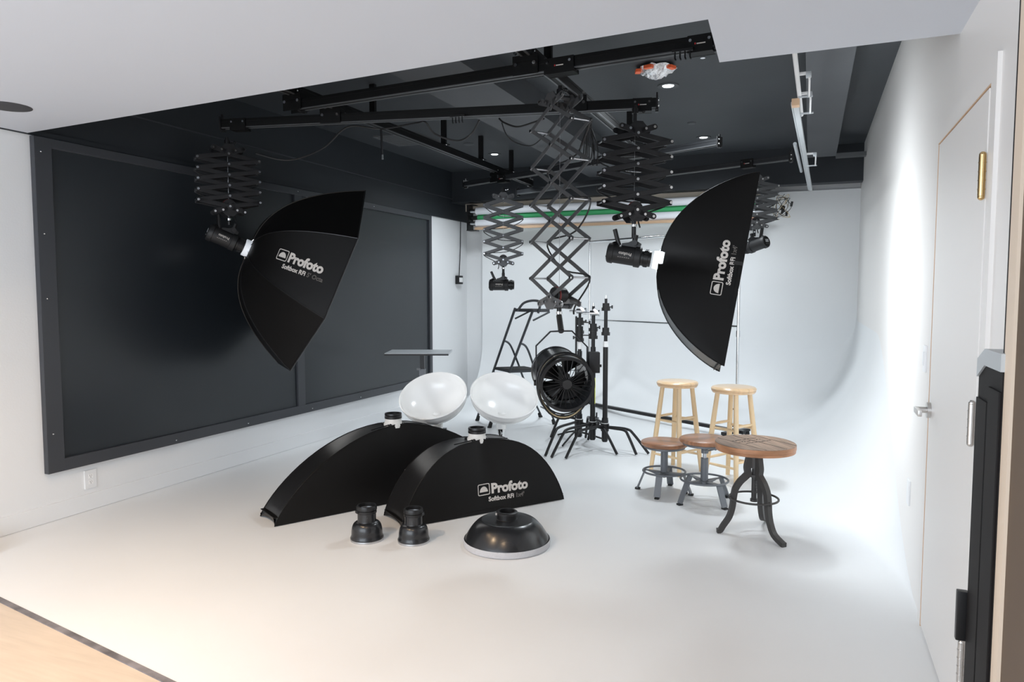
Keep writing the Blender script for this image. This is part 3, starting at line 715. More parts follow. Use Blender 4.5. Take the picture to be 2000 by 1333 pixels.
# ============================================================== SOFTBOXES
def strip_box(lab, m, L, W, D, pw, lit, logo_u, logo_v, logo_s, front_sign=-1, ringm='ringwhite', line2='Softbox RFi', dim="1x4'", patch=True, ringh=0.0, lift=.02):
    """oblong softbox; local z=0 is the open face, +z the ring; the printed side is -Y*front_sign"""
    t = thing('softbox', lab, 'softbox', m=m)
    N = 36; fs_ = front_sign
    def zc(u): return (D - .03) * max(0.0, 1 - abs(u) ** pw) ** .80
    def yc(u): return .055 + (W / 2 - .055) * min(1, abs(u) ** .5)
    us = [math.sin(PI / 2 * (-1 + 2 * i / N)) for i in range(N + 1)]
    def side(sgn):
        rows = []
        for j in range(7):
            v = j / 6; rows.append([(u * L / 2, sgn * (W / 2 + (yc(u) - W / 2) * v + .010 * math.sin(PI * v) * (1 - abs(u) ** 3)), zc(u) * v) for u in us])
        return rows
    MB().grid(side(fs_)).build('side_panel', M['fabric'], t, ang=60)
    MB().grid(side(-fs_)).build('side_panel', M['fabric'], t, ang=60)
    rows = []
    for j in range(7):
        v = -1 + 2 * j / 6
        row = []
        for u in us:
            z = zc(u) - .012 * (1 - v * v) * (1 - abs(u)) + (lift * (1 - v * v) if abs(u) > .999 else 0); sh = 1 - (.02 * (1 - v * v) if abs(u) > .97 else 0)
            row.append((u * L / 2 * sh, v * yc(u), z))
        rows.append(row)
    MB().grid(rows).build('end_panel', M['fabric2'], t, ang=60, label='narrow curved panel of the black softbox')
    m_ = MB()
    for sg in (-1, 1): m_.tube([(u * L / 2, sg * yc(u), zc(u)) for u in us], .0035, 6)
    m_.build('seam_piping', M['fabric'], t)
    m_ = MB(); m_.box((0, 0, .034), (L * .90, W - .03, .004)); m_.build('front_diffuser', M['litdiff'] if lit else M['diffuser'], t, smooth=False)
    m_ = MB()
    for sg in (-1, 1): m_.box((0, sg * (W / 2 - .002), .012), (L, .004, .024)); m_.box((sg * L * .475, 0, .030 + lift * .4), (L * .05, W - .012, .004))
    m_.build('front_lip', M['fabric'], t, smooth=False)
    # ring
    zr = D - .035
    rf_ = .088 if lit else .066
    MB().lathe([(rf_, zr - .02), (rf_, zr + .006), (.058, zr + .018), (.056, zr + .045), (.048, zr + .045), (.046, zr - .02)], 36).build('speed_ring', M[ringm], t)
    if not lit:
        MB().lathe([(.056, zr + .040), (.060, zr + .042), (.060, zr + .058), (.056, zr + .062), (.060, zr + .066), (.058, zr + .078), (.048, zr + .078), (.048, zr + .04)], 36).build('adapter_ring', M['black'], t)
    for k in range(4):
        a = PI / 4 + k * PI / 2
        x_ = .07 * math.cos(a); y_ = .07 * math.sin(a); m_ = MB(); m_.cyl((x_ * .9, y_ * .9, zr - .005), (x_ * 1.35, y_ * 1.0, zr + .006), .006); m_.sph((x_ * .95, y_ * .95, zr), .012, 10); m_.build('rod_socket', M['black'], t)
    # fabric rods' cords near the ring
    for sg in (-1, 1): MB().tube([(sg * .07, -.05, zr + .005), (sg * .12, -.055, zr + .0), (sg * .2, -.06, zc(.4 / L) + .006)], .004, 6).build('rod_end', M['black'], t)
    def f(u_, v_, h):
        X = (logo_u + u_) if fs_ < 0 else (logo_u - u_)
        Zz = logo_v + v_; uu = max(-1, min(1, X / (L / 2))); k = min(1, Zz / max(zc(uu), 1e-3))
        return V((X, fs_ * (W / 2 + (yc(uu) - W / 2) * k + .010 * math.sin(PI * k) * (1 - abs(uu) ** 3) + h + .001), Zz))
    logo_print(t, f, logo_s, line2, dim)
    if patch:
        m_ = MB(); m_.box((logo_u + .19, fs_ * (W / 2 + .003), .03), (.035, .003, .055)); m_.build('hook_patch', M['rubber'], t, smooth=False)
    return t
# hung strip
m3 = frame(R_ST[0], R_ST[1], R_ST[2], T_ST)
strip_box("hung black oblong softbox, long side upright, white name reading upwards", m3, 1.2, .30, .52, 2.3, True, -.10, .098, .080, -1, 'ringglow', patch=False)
t_ = bpy.data.objects['softbox']; 
m_ = MB(); m_.box((.02, -.1535, .03), (.022, .003, .055)); m_.build('hook_patch', M['rubber'], t_, smooth=False)
# floor softboxes
def floor_box(lab, c, dirv, L, W, D, pw, lu, lv, ls, **k):
    x = V((dirv[0], dirv[1], 0)).normalized(); z = V((0, 0, 1)); y = z.cross(x)
    return strip_box(lab, frame(x, y, z, V((c[0], c[1], .004))), L, W, D, pw, False, lu, lv, ls, -1, **k)
floor_box('long black softbox standing on the floor at left, partly behind the shorter one', (-2.685, 4.293), (.396, .697), 1.80, .26, .555, 1.95, .12, .15, .088, lift=.05, patch=False)
floor_box('shorter black softbox standing on the floor in front, full white name readable', (-2.035, 4.295), (.718, .973), 1.21, .30, .50, 2.75, .03, .125, .088, patch=False)

# octagonal softbox
t = thing('octagonal_softbox', 'large hung black octagonal softbox with white name, at left', 'softbox', m=frame(Ro[0], Ro[1], Ro[2], T_OC))
RO, DO, NK = .75 / math.cos(PI / 8), .585, 22
def op(v):                                   # 0 at ring, 1 at rim -> radius, height
    return .075 + (RO - .075) * v, DO * (1 - v ** 2.35)
def ov(k): return -PI / 4 * k
for k in range(8):
    rows = []
    for j in range(NK + 1):
        v = j / NK; r, z = op(v); A = V((r * math.cos(ov(k)), r * math.sin(ov(k)), z)); B = V((r * math.cos(ov(k + 1)), r * math.sin(ov(k + 1)), z))
        rows.append([A.lerp(B, q / 6) - (A.lerp(B, .5).normalized() * .012 * math.sin(PI * q / 6) * math.sin(PI * v)) for q in range(7)])
    MB().grid(rows).build('fabric_panel', M['fabric'], t, ang=60)
m_ = MB()
for k in range(8): m_.tube([V((op(j / NK)[0] * math.cos(ov(k)), op(j / NK)[0] * math.sin(ov(k)), op(j / NK)[1])) * 1.002 for j in range(NK + 1)], .0035, 6)
m_.build('seam_piping', M['fabric2'], t)
m_ = MB(); m_.poly([(RO * .94 * math.cos(ov(k)), RO * .94 * math.sin(ov(k)), .035) for k in range(8)], .004); m_.build('front_diffuser', M['litdiff2'], t, smooth=False)
m_ = MB(); m_.tube([(RO * math.cos(ov(k)), RO * math.sin(ov(k)), 0) for k in range(8)], .006, 6, closed=True); m_.build('front_lip', M['fabric2'], t, smooth=False)
MB().lathe([(.078, .555), (.078, .575), (.066, .59), (.066, .625), (.058, .625), (.056, .555)], 36).build('speed_ring', M['ringdim'], t)
for k in range(8):
    a = ov(k); m_ = MB(); m_.cyl((.07 * math.cos(a), .07 * math.sin(a), .59), (.095 * math.cos(a), .095 * math.sin(a), .578), .007); m_.build('rod_socket', M['chrome'], t)
def fo(u_, v_, h):                            # logo on the panel between rods 1 and 2: u outwards, v along the chord
    vv = OL0 + u_ / 1.05; 
    rr_o = None
    lo_, hi_ = .05, 1.0
    # vv is arc-ish distance from the ring; invert numerically
    acc = 0; pv = op(0); out = None
    for j in range(1, 241):
        q = op(j / 240); ds = math.hypot(q[0] - pv[0], q[1] - pv[1])
        if acc + ds >= vv:
            tq = (vv - acc) / ds; out = (pv[0] + (q[0] - pv[0]) * tq, pv[1] + (q[1] - pv[1]) * tq); par = (j - 1 + tq) / 240; break
        acc += ds; pv = q
    if out is None: out = pv; par = 1
    r, z = out; A = V((r * math.cos(ov(1)), r * math.sin(ov(1)), z)); B = V((r * math.cos(ov(2)), r * math.sin(ov(2)), z))
    mid = (A + B) / 2; ch = (B - A).normalized(); outn = V((mid.x, mid.y, 0)).normalized(); hw_ = (B - A).length / 2
    q = (v_ + OLV) * OS; bul = .012 * math.sin(PI * (q / (2 * hw_) + .5)) * math.sin(PI * par)
    return mid + ch * q + (outn * .8 + V((0, 0, .6))) * (h + .004) - mid.normalized() * bul
OL0, OLV, OS = .56, -.02, -1.0
logo_print(t, fo, .098, 'Softbox RFi', "5' Octa")

# =================================================================== FAN
pf = dep(1109, 753, 3.86); pr = dep(1084, 723, 4.22)
ax = (pf - pr).normalized(); zx = (V((0, 0, 1)) - ax * ax.z).normalized(); yx = zx.cross(ax)
Lf = .36; org = (pf + pr) / 2
t = thing('studio_fan', 'black drum-shaped studio fan hanging from the middle scissor lift', 'fan', m=frame(ax, yx, zx, org))
ro = Matrix.Rotation(PI / 2, 4, 'Y')        # lathe z -> +x
RF = .140
MB().lathe([(RF - .006, -Lf / 2), (RF + .004, -Lf / 2), (RF + .004, -Lf / 2 + .014), (RF, -Lf / 2 + .016), (RF, Lf / 2 - .09), (RF + .002, Lf / 2 - .07), (RF + .002, Lf / 2 - .02), (RF + .012, Lf / 2 - .014), (RF + .012, Lf / 2), (RF - .004, Lf / 2), (RF - .006, Lf / 2 - .01), (RF - .006, -Lf / 2)], 64, ro).build('drum', M['dishblack'], t)
m_ = MB()
for k in range(26):
    a = 2 * PI * k / 26; m_.cyl((Lf / 2 - .02, .03 * math.cos(a), .03 * math.sin(a)), (Lf / 2 - .03, (RF - .006) * math.cos(a + .12), (RF - .006) * math.sin(a + .12)), .0022, seg=6)
m_.build('front_guard', M['black'], t)
m_ = MB()
for r in (.05, .09, .12): m_.torus((-Lf / 2 + .008, 0, 0), r, .0018, ro, 36, 6)
for k in range(8):
    a = 2 * PI * k / 8; m_.cyl((-Lf / 2 + .008, 0, 0), (-Lf / 2 + .008, RF * math.cos(a), RF * math.sin(a)), .0018, seg=6)
m_.build('rear_guard', M['black'], t)
MB().cyl((Lf / 2 - .035, 0, 0), (Lf / 2 - .008, 0, 0), .034, .026, seg=28).build('hub', M['blackmatte'], t)
MB().cyl((-.10, 0, 0), (.05, 0, 0), .045, seg=28).build('motor', M['blackmatte'], t)
for k in range(5):
    a0 = 2 * PI * k / 5; m_ = MB(); rows = []
    for i in range(7):
        r = .035 + (RF - .05) * i / 6; row = []
        for j in range(6):
            a = a0 + (j / 5 - .5) * .95; row.append((.06 + (j / 5 - .5) * .07 * (1 - .3 * i / 6), r * math.cos(a), r * math.sin(a)))
        rows.append(row)
    o = m_.grid(rows).build('blade', M['black'], t); sm = o.modifiers.new('s', 'SOLIDIFY'); sm.thickness = .003
for k in range(3):
    a = 2 * PI * k / 3 + .5; MB().box((-.06, .09 * math.cos(a), .09 * math.sin(a)), (.03, .006, .10), rot=Matrix.Rotation(a - PI / 2, 4, 'X')).build('motor_strut', M['black'], t, smooth=False)
# coiled cable round the drum
for k in range(5):
    pts = []; rr = RF + .010 + .004 * (k % 3); x0 = .075 + .011 * k
    for i in range(40):
        a = 2 * PI * i / 40; sagk = .035 * max(0, -math.sin(a)) * (1 + .35 * k / 3); pts.append((x0 - .03 * math.sin(a + k * .3), (rr) * math.cos(a), rr * math.sin(a) - sagk))
    MB().tube(pts, .0045, 6, closed=True).build('coiled_cable', M['cable'] if k != 3 else M['gold'], t)
# yoke in world terms (hangs straight down from the lift)
mi = frame(ax, yx, zx, org).inverted()
def W2(p): return mi @ V(p)
side = RT
ytop = dep(1096, 647, 4.02)
YL = [dep(1048, 748, 4.03), dep(1047, 676, 4.03), dep(1075, 648, 4.02), ytop, dep(1117, 647, 4.02), dep(1147, 678, 4.03), dep(1147, 745, 4.03)]
MB().strip([W2(p) for p in YL], .030, .008, (mi.to_3x3() @ FWH)).build('yoke', M['armdk'], t, smooth=False)
for p in (YL[0], YL[-1]):
    q = W2(p); MB().cyl(q - mi.to_3x3() @ (RT * .015), q + mi.to_3x3() @ (RT * .015), .017, seg=12).build('yoke_knob', M['black'], t)
zb2 = zpx(1096, 618, P2)
MB().cyl(W2(ytop), W2(V((P2[0], P2[1], zb2))), .017).build('yoke_socket', M['iron'], t)
bx = dep(1160, 708, 4.0); MB().box((0, 0, 0), (.06, .07, .115), bev=.004).build('speed_control_box', M['blackmatte'], t, mw=mi @ (frame(RT, FWH, V((0, 0, 1)), bx)))
MB().cyl(W2(bx + RT * .03 - V((0, 0, .02))), W2(bx + RT * .042 - V((0, 0, .02))), .008).build('control_knob', M['black'], t)
# reel and knob cluster where the yoke joins the lift
c = V((P2[0], P2[1], zpx(1096, 590, P2)))

# ================================================================ LADDER
t = thing('step_ladder', 'dark grey folding step ladder behind the right white bowl', 'ladder', (0, 0, 0))
LG = mat('ladder_grey_tube', (.05, .055, .062), .4, metal=.3); M['ladder'] = LG
A1, A2 = onz(932, 822), onz(956, 836)              # front feet
B1, B2 = onz(1056, 815), onz(1083, 829)            # rear feet
dL = 7.15
T1 = dep(1006, 603, 7.05); T2 = dep(1041, 606, 6.85)
ax_ = (A2 - A1).normalized()
for a, b in ((A1, T1), (A2, T2)): MB().tube([a + V((0, 0, .03)), b], .013, 10).build('front_rail', LG, t)
K1 = A1.lerp(T1, .74); K2 = A2.lerp(T2, .74)
S1 = dep(1028, 664, 7.1); 
for a, b in ((B1, K1), (B2, K2)):
    mid = a.lerp(b, .72); outw = V((a.x - b.x, a.y - b.y, 0)).normalized() * .10
    MB().tube(bez([a + V((0, 0, .03)), a.lerp(b, .5) + outw * .3, mid + outw * .75, a.lerp(b, .92) + outw * .75 + V((0, 0, .02)), b], 6), .011, 10).build('rear_leg', LG, t)
for p, q in ((A1, T1), (A2, T2), (B1, K1), (B2, K2)):
    d = (q - p).normalized(); MB().cyl(p, p + d * .07, .024, .016).build('foot', M['rubber'], t)
MB().tube(bez([T1.lerp(T2, .15) - V((0, 0, .02)), T1.lerp(T2, .42) + V((0, .02, .055)), T1.lerp(T2, .70) + V((.02, .04, .085)), T2 + V((.03, .06, .085)), T2 + V((.055, .05, .055)), T2 + V((.045, .02, -.03))], 6), .012, 10).build('top_handle', LG, t)
def step(zf, dpt, lab='step'):
    f1 = A1.lerp(T1, zf); f2 = A2.lerp(T2, zf); back = (B1 - A1); back.z = 0; back.normalize()
    m_ = MB(); c0 = [f1, f2, f2 + back * dpt, f1 + back * dpt]; c0 = [V((p.x, p.y, f1.z)) for p in c0]; m_.poly([p - V((0, 0, .012)) for p in c0], .024); m_.build(lab, LG, t, smooth=False)
    m_ = MB(); m_.poly([V((p.x, p.y, f1.z + .012)).lerp(V((c0[0].x + c0[2].x, c0[0].y + c0[2].y, 2 * f1.z + .024)) / 2, .06) for p in c0], .004); m_.build('tread_pad', M['rubber'], t, smooth=False)
step(.50, .33); step(.27, .30)
f1 = A1.lerp(T1, .99); m_ = MB(); back = (B1 - A1); back.z = 0; back.normalize()
c0 = [T1, T2, T2 + back * .17, T1 + back * .17]; m_.poly([V((p.x, p.y, T1.z - .03)) for p in c0], .03); m_.build('tool_tray', LG, t, smooth=False)
for a, b in ((A1.lerp(T1, .47), B1.lerp(K1, .30)), (A2.lerp(T2, .47), B2.lerp(K2, .30))):
    MB().tube([a, b], .007, 8).build('brace', LG, t)
for a in (T1, T2):
    MB().tube([a + V((0, 0, -.10)), a + back * .17 + V((0, 0, -.02))], .009, 8).build('tray_brace', LG, t)
MB().tube([B1 + V((0, 0, .12)), B2 + V((0, 0, .12))], .008, 8).build('cross_brace', LG, t)

# ========================================================== LIGHT STANDS
def c_stand(lab, base, top_z, legs, collars, body='black', tape=None, rad=.023, legz=.25, tips=True):
    t = thing('light_stand', lab, 'light stand', (base[0], base[1], 0), 0, 'light stands by the fan')
    m_ = MB(); m_.cyl((0, 0, .08), (0, 0, top_z * .70), rad); m_.build('lower_tube', M[body], t)
    m_ = MB(); m_.cyl((0, 0, top_z * .70), (0, 0, top_z * .93), rad * .72); m_.cyl((0, 0, top_z * .93), (0, 0, top_z - .03), rad * .55); m_.build('riser_tube', M[body], t)
    m_ = MB(); m_.cyl((0, 0, top_z - .035), (0, 0, top_z), .008); m_.build('top_spigot', M['chrome'], t)
    for i, z in enumerate(collars):
        m_ = MB(); m_.cyl((0, 0, z - .035), (0, 0, z + .035), rad * 1.35, seg=14); m_.box((0, 0, z - .02), (rad * 3.2, rad * 1.2, .03)); m_.build('collar', M['blackmatte'], t)
        a = .6 + i * 1.3; m_ = MB(); p = V((math.cos(a), math.sin(a), 0)); m_.cyl(p * rad + V((0, 0, z)), p * (rad + .03) + V((0, 0, z)), .005); m_.box(p * (rad + .036) + V((0, 0, z)), (.012, .012, .03)); m_.build('knob', M['black'], t)
    MB().cyl((0, 0, .245), (0, 0, .255), rad * 1.45).build('white_ring', M['diffuser'], t, label='white ring')
    m_ = MB(); m_.cyl((0, 0, legz - .16), (0, 0, legz + .05), rad * 1.25, seg=14); m_.cyl((0, 0, legz - .07), (0, 0, legz + .0), rad * 1.6, seg=14); m_.build('leg_hub', M['black'], t)
    for i, (a, L) in enumerate(legs):
        p = V((math.cos(a), math.sin(a), 0)); h = legz - .035 + .016 * i
        MB().tube(bez([p * .02 + V((0, 0, h)), p * (L * .30) + V((0, 0, h)), p * (L * .62) + V((0, 0, h - .004)), p * (L * .74) + V((0, 0, h - .045)), p * L + V((0, 0, .010))], 6), .0125, 10).build('leg', M[body], t)
    if tape: MB().cyl((0, 0, tape[0]), (0, 0, tape[1]), rad * 1.04).build('tape_band', M['diffuser'], t, label='white tape band')
    return t
def dirto(base, px, py):
    p = onz(px, py); d = V((p.x - base[0], p.y - base[1])); return (math.atan2(d.y, d.x), d.length)
bA = onz(1181, 880); bB = onz(1157, 876); bC = onz(1131, 870)
bA = (bA.x, bA.y); bB = (bB.x, bB.y); bC = (bC.x, bC.y)
c_stand('tallest black light stand, rightmost of the three beside the fan', bA, zpx(1180, 577, bA), [dirto(bA, 1243, 891), dirto(bA, 1105, 898), (2.2, .45)], [zpx(1180, 600, bA), zpx(1180, 648, bA), zpx(1180, 828, bA)], tape=(zpx(1180, 678, bA), zpx(1180, 667, bA)))
tB = c_stand('middle black light stand of the three, with a chrome clamp head', bB, zpx(1160, 592, bB), [dirto(bB, 1267, 889), dirto(bB, 1077, 896), (2.0, .45)], [zpx(1160, 640, bB), zpx(1160, 655, bB), zpx(1157, 830, bB)], rad=.024)
tC = c_stand('left black light stand of the three, half hidden by the fan', bC, zpx(1134, 606, bC), [dirto(bC, 1205, 890), dirto(bC, 1065, 893), (2.6, .42)], [zpx(1134, 628, bC), zpx(1134, 645, bC), zpx(1134, 660, bC)], tape=(zpx(1134, 682, bC), zpx(1134, 668, bC)))
MB().cyl((.02, -.005, .42), (.02, -.005, .66), .006).build('yellow_tape', M['yellow'], tB, label='yellow tape')
for tt, zz in ((tB, zpx(1160, 612, bB)), (tC, zpx(1134, 608, bC))):
    m_ = MB(); m_.cyl((-.03, 0, zz), (.05, 0, zz), .024, seg=18); m_.cyl((.05, 0, zz), (.062, 0, zz), .030, seg=18); m_.cyl((-.10, -.01, zz), (-.03, -.01, zz), .009); m_.build('grip_head', M['chrome'] if tt is tB else M['steel'], tt)
    m_ = MB(); m_.box((.03, -.03, zz + .02), (.055, .012, .03), rot=Matrix.Rotation(.8, 4, 'Y'), bev=.004); m_.build('clamp_jaw', M['chrome'], tt)
for zz in (zpx(1134, 630, bC), zpx(1134, 655, bC)):
    m_ = MB(); m_.cyl((.02, 0, zz), (.09, -.01, zz), .005); m_.box((.10, -.012, zz), (.014, .014, .035)); m_.build('tee_handle', M['black'], tC)
bD = onz(1124, 862); bD = (bD.x, bD.y)
t = thing('light_stand', 'thin black pole left of the stands, rising behind the fan yoke', 'light stand', (bD[0], bD[1], 0), 0, 'light stands by the fan')
MB().cyl((0, 0, .04), (0, 0, zpx(1123, 618, bD)), .0095).build('pole', M['black'], t)
for a in (.4, 2.5, 4.6): MB().tube([(0, 0, .10), (.12 * math.cos(a), .12 * math.sin(a), .07), (.30 * math.cos(a), .30 * math.sin(a), .01)], .009, 8).build('leg', M['black'], t)
# black clamps with wheels low behind stands
t = thing('stand_caster', 'small black swivel caster behind the light stands', 'caster', onz(1165, 835), 0)
m_ = MB(); m_.cyl((-.012, 0, .05), (.012, 0, .05), .045, seg=24); m_.build('wheel', M['rubber'], t); m_ = MB(); m_.box((0, 0, .08), (.035, .06, .05)); m_.cyl((0, 0, .10), (0, 0, .16), .009); m_.build('caster_fork', M['black'], t)

# ============================================================ GARMENT RACK
pa = onz(1150, 800); pb = onz(1437, 857)
dx = (pb - pa); dx.z = 0; Lr = dx.length; dx.normalize(); dy = V((-dx.y, dx.x, 0))
t = thing('garment_rack', 'tall chrome clothes rack on a black base against the back wall', 'rack', m=frame(dx, dy, V((0, 0, 1)), V((pa.x, pa.y, 0))))
zt = 2.06; zm = zpx(1165, 625, (pa.x, pa.y)) 
for x in (0, Lr): MB().cyl((x, 0, .09), (x, 0, zt), .0135).build('upright', M['chrome'], t)
MB().cyl((0, 0, zt), (Lr, 0, zt), .0145).build('top_rail', M['chrome'], t)
MB().cyl((0, 0, zm), (Lr, 0, zm), .012).build('middle_rail', M['chrome'], t)
MB().box((Lr / 2, 0, .075), (Lr + .2, .05, .035), bev=.006).build('base_bar', M['black'], t, smooth=False)
for x in (0, Lr):
    MB().box((x, 0, .07), (.05, .40, .03), bev=.004).build('base_foot', M['black'], t, smooth=False)
    for y in (-.18, .18):
        m_ = MB(); m_.cyl((x - .01, y, .028), (x + .01, y, .028), .028, seg=18); m_.box((x, y, .055), (.03, .03, .02)); m_.build('caster', M['rubber'], t)
    MB().cyl((x, 0, .09), (x, 0, .34), .020).build('upright_sleeve', M['blackmatte'], t)
    for z in (.13, .30): MB().cyl((x, -.02, z), (x, -.055, z), .009).build('set_knob', M['black'], t)
MB().cyl((Lr, 0, zm - .1), (Lr, 0, zm - .04), .02).build('upright_joint', M['chrome'], t)

# ================================================================= TABLE
tc_ = (onz(755, 693, .83) + onz(878, 693, .83) + onz(880, 685, .83) + onz(763, 685, .83)) / 4
t = thing('laptop_table', 'small grey laptop table on a black post beside the dark board', 'table', (tc_.x, tc_.y, 0), math.atan2(RT.y, RT.x))
MB().box((0, 0, .83), (.64, .46, .022), bev=.004).build('table_top', M['tabletop'], t, smooth=False)
MB().box((0, -.232, .826), (.64, .006, .016)).build('front_edge', M['blackmatte'], t, smooth=False)
pc = .03
m_ = MB(); m_.box((pc, 0, .60), (.045, .045, .44)); m_.build('post', M['black'], t, smooth=False)
m_ = MB(); m_.box((pc, 0, .34), (.06, .06, .64)); m_.build('lower_post', M['greymetal'], t, smooth=False)
m_ = MB(); m_.box((pc - .035, -.03, .66), (.04, .015, .02)); m_.build('height_lever', M['arm'], t, smooth=False)
m_ = MB(); m_.box((0, 0, .02), (.55, .06, .04)); m_.box((0, 0, .02), (.06, .48, .04)); m_.build('base', M['black'], t, smooth=False)

# ================================================================= BOWLS
def bowl(lab, px, py, d, yaw, tilt, stem_px):
    c = dep(px, py, d); t = thing('bowl_stool', lab, 'stool', (c.x, c.y, 0), 0, 'white bowl stools')
    ex = -(FWH * math.cos(yaw) + RT * math.sin(yaw)); nv = (V((0, 0, 1)) * math.cos(tilt) + ex * math.sin(tilt)).normalized()
    ez = nv; exx = (V((0, 0, 1)).cross(ez)).normalized(); ey = ez.cross(exx)
    fm = frame(exx, ey, ez, V((0, 0, c.z)))
    R0 = .262; prof = []
    for k in range(15):
        a = PI / 2 * k / 14; prof.append((R0 * math.sin(a), -.185 * math.cos(a)))
    prof += [(R0 + .003, .006), (R0 - .004, .010)]
    for k in range(14, -1, -1):
        a = PI / 2 * k / 14; prof.append(((R0 - .009) * math.sin(a), -.176 * math.cos(a)))
    m_ = MB(); m_.lathe(prof, 64); m_.build('bowl', M['bowl'], t, mw=fm)
    bot = fm @ V((0, 0, -.18)); bot2 = fm @ V((0, 0, -.12))
    sx = V((bot.x, bot.y, 0))
    MB().lathe([(.030, bot.z + .0), (.046, bot.z - .012), (.040, bot.z - .05), (.040, bot.z - .13)], 28, c=sx).build('stem_socket', M['bowl'], t)
    MB().lathe([(.034, bot.z - .11), (.036, bot.z - .14), (.030, bot.z - .16), (.024, bot.z - .18), (.024, .03)], 24, c=sx).build('stem', M['chrome'], t)
    MB().lathe([(.02, .04), (.20, .022), (.21, .010), (.21, 0), (0, 0)], 40, c=sx).build('base_disc', M['chrome'], t)
    return t
bowl('left glossy white bowl on a stem, behind the long floor softbox', 846, 773, 5.5, .22, .62, 0)
bowl('right glossy white bowl on a stem, between the left bowl and the fan', 985, 772, 5.5, -.25, .60, 0)

# =============================================== SMALL FLOOR REFLECTORS
def zoom_reflector(lab, px, py, R0, H, rz):
    p = onz(px, py); t = thing('zoom_reflector', lab, 'reflector', (p.x, p.y, 0), rz, 'black reflectors on the floor')
    MB().lathe([(R0 - .003, .012), (R0, .012), (R0 + .001, .016), (R0 * .975, .024), (R0 * .945, H * .15)] + [(R0 * (.58 + .355 * math.cos(k * PI / 20) ** .8), H * (.22 + .31 * math.sin(k * PI / 20))) for k in range(10)] + [(R0 * .57, H * .54), (R0 * .555, H * .57), (R0 * .555, H * .80)], 56).build('reflector_bell', M['dishblack'], t)
    MB().lathe([(R0 * .99, .0), (R0 * 1.0, .0), (R0 * 1.01, .007), (R0, .012), (R0 - .006, .012), (R0 - .006, 0)], 56).build('rim', M['steel'], t, label='bright metal rim')
    MB().lathe([(R0 * .555, H * .78), (R0 * .60, H * .79), (R0 * .60, H * .86), (R0 * .57, H * .87), (R0 * .62, H * .885), (R0 * .62, H * .96), (R0 * .59, H), (R0 * .50, H), (R0 * .50, H * .7)], 48).build('mount_collar', M['black'], t)
    MB().lathe([(R0 * .50, H * .9), (R0 * .46, H * .80), (R0 * .44, H * .72), (0, H * .71)], 40).build('inner_ring', M['steel'], t)
    m_ = MB(); m_.box((0, -R0 * .62, H * .85), (.028, .014, .016), bev=.003); m_.build('clamp_latch', M['black'], t)
    return t
zoom_reflector('left black bell-shaped reflector standing on the floor in front of the softboxes', 717, 1054, .096, .205, -.6)
zoom_reflector('right black bell-shaped reflector standing on the floor in front of the softboxes', 808, 1058, .092, .196, 1.9)
p = onz(990, 1063); t = thing('beauty_dish', 'black beauty dish face down on the floor, white fabric around its rim', 'reflector', (p.x, p.y, 0), 0)
RD = .245
prof = [(RD, .03)]
for k in range(1, 15):
    a = k / 14; prof.append((RD - (RD - .145) * (a ** 1.15), .03 + .118 * math.sin(a * 1.35) / math.sin(1.35)))
MB().lathe(prof + [(.142, .1475), (.06, .149)], 72).build('dish', M['dishblack'], t)
MB().lathe([(.062, .147), (.057, .152), (.057, .176), (.062, .178), (.062, .190), (.056, .194), (.046, .194), (.046, .155), (0, .155)], 44).build('mount_ring', M['black'], t)
m_ = MB()
m_.lathe([(RD + .002, .038), (RD + .006, .030), (RD + .004, .004), (RD - .01, .0), (RD - .02, .002)], 72); m_.build('diffuser_sock', M['sock'], t, label='white fabric cover around the rim')
m_ = MB(); m_.box((-.045, -.045, .183), (.012, .003, .012), rot=.8); m_.build('white_mark', M['print'], t, smooth=False)

# ================================================================= STOOLS
def bar_stool(lab, px, py, zs, R0, rz):
    p = onz(px, py, zs)
    t = thing('bar_stool', lab, 'stool', (p.x, p.y, 0), rz, 'pale wooden bar stools')
    MB().lathe([(0, zs), (R0 * .86, zs), (R0 * .95, zs - .004), (R0, zs - .014), (R0 * .99, zs - .024), (R0 * .955, zs - .026), (R0 * .955, zs - .029), (R0 * .985, zs - .031), (R0 * .93, zs - .046), (0, zs - .046)], 64).build('seat', M['seatpine'], t)
    tops = []; 
    for k in range(4):
        a = PI / 4 + k * PI / 2; ta = V((math.cos(a), math.sin(a), 0)); A = ta * (R0 * .70) + V((0, 0, zs - .04)); B = ta * (R0 * 1.22)
        tops.append((A, B)); MB().tube([A, A.lerp(B, .5), B], lambda q: .0165 + .004 * math.sin(PI * min(1, q + .1)), 14).build('leg', M['pine'], t)
    for lev in ((.36, .40), (.74, .80)):
        for k in range(4):
            f = lev[k % 2]; a = tops[k][0].lerp(tops[k][1], f); b = tops[(k + 1) % 4][0].lerp(tops[(k + 1) % 4][1], f)
            MB().tube([a, a.lerp(b, .5), b], lambda q: .0085 + .0035 * math.sin(PI * q), 10).build('rung', M['pine'], t)
    return t
def azf(px, py, q):
    o = onz(px, py); return math.atan2(o.y - q[1], o.x - q[0])
q_ = onz(1323, 744, .737); bar_stool('left tall pale wooden bar stool with a round seat', 1323, 744, .737, .165, azf(1331, 941, q_) - PI / 4)
q_ = onz(1433, 755, .735); bar_stool('right tall pale wooden bar stool with a round seat', 1433, 755, .735, .167, azf(1443, 964, q_) - PI / 4)
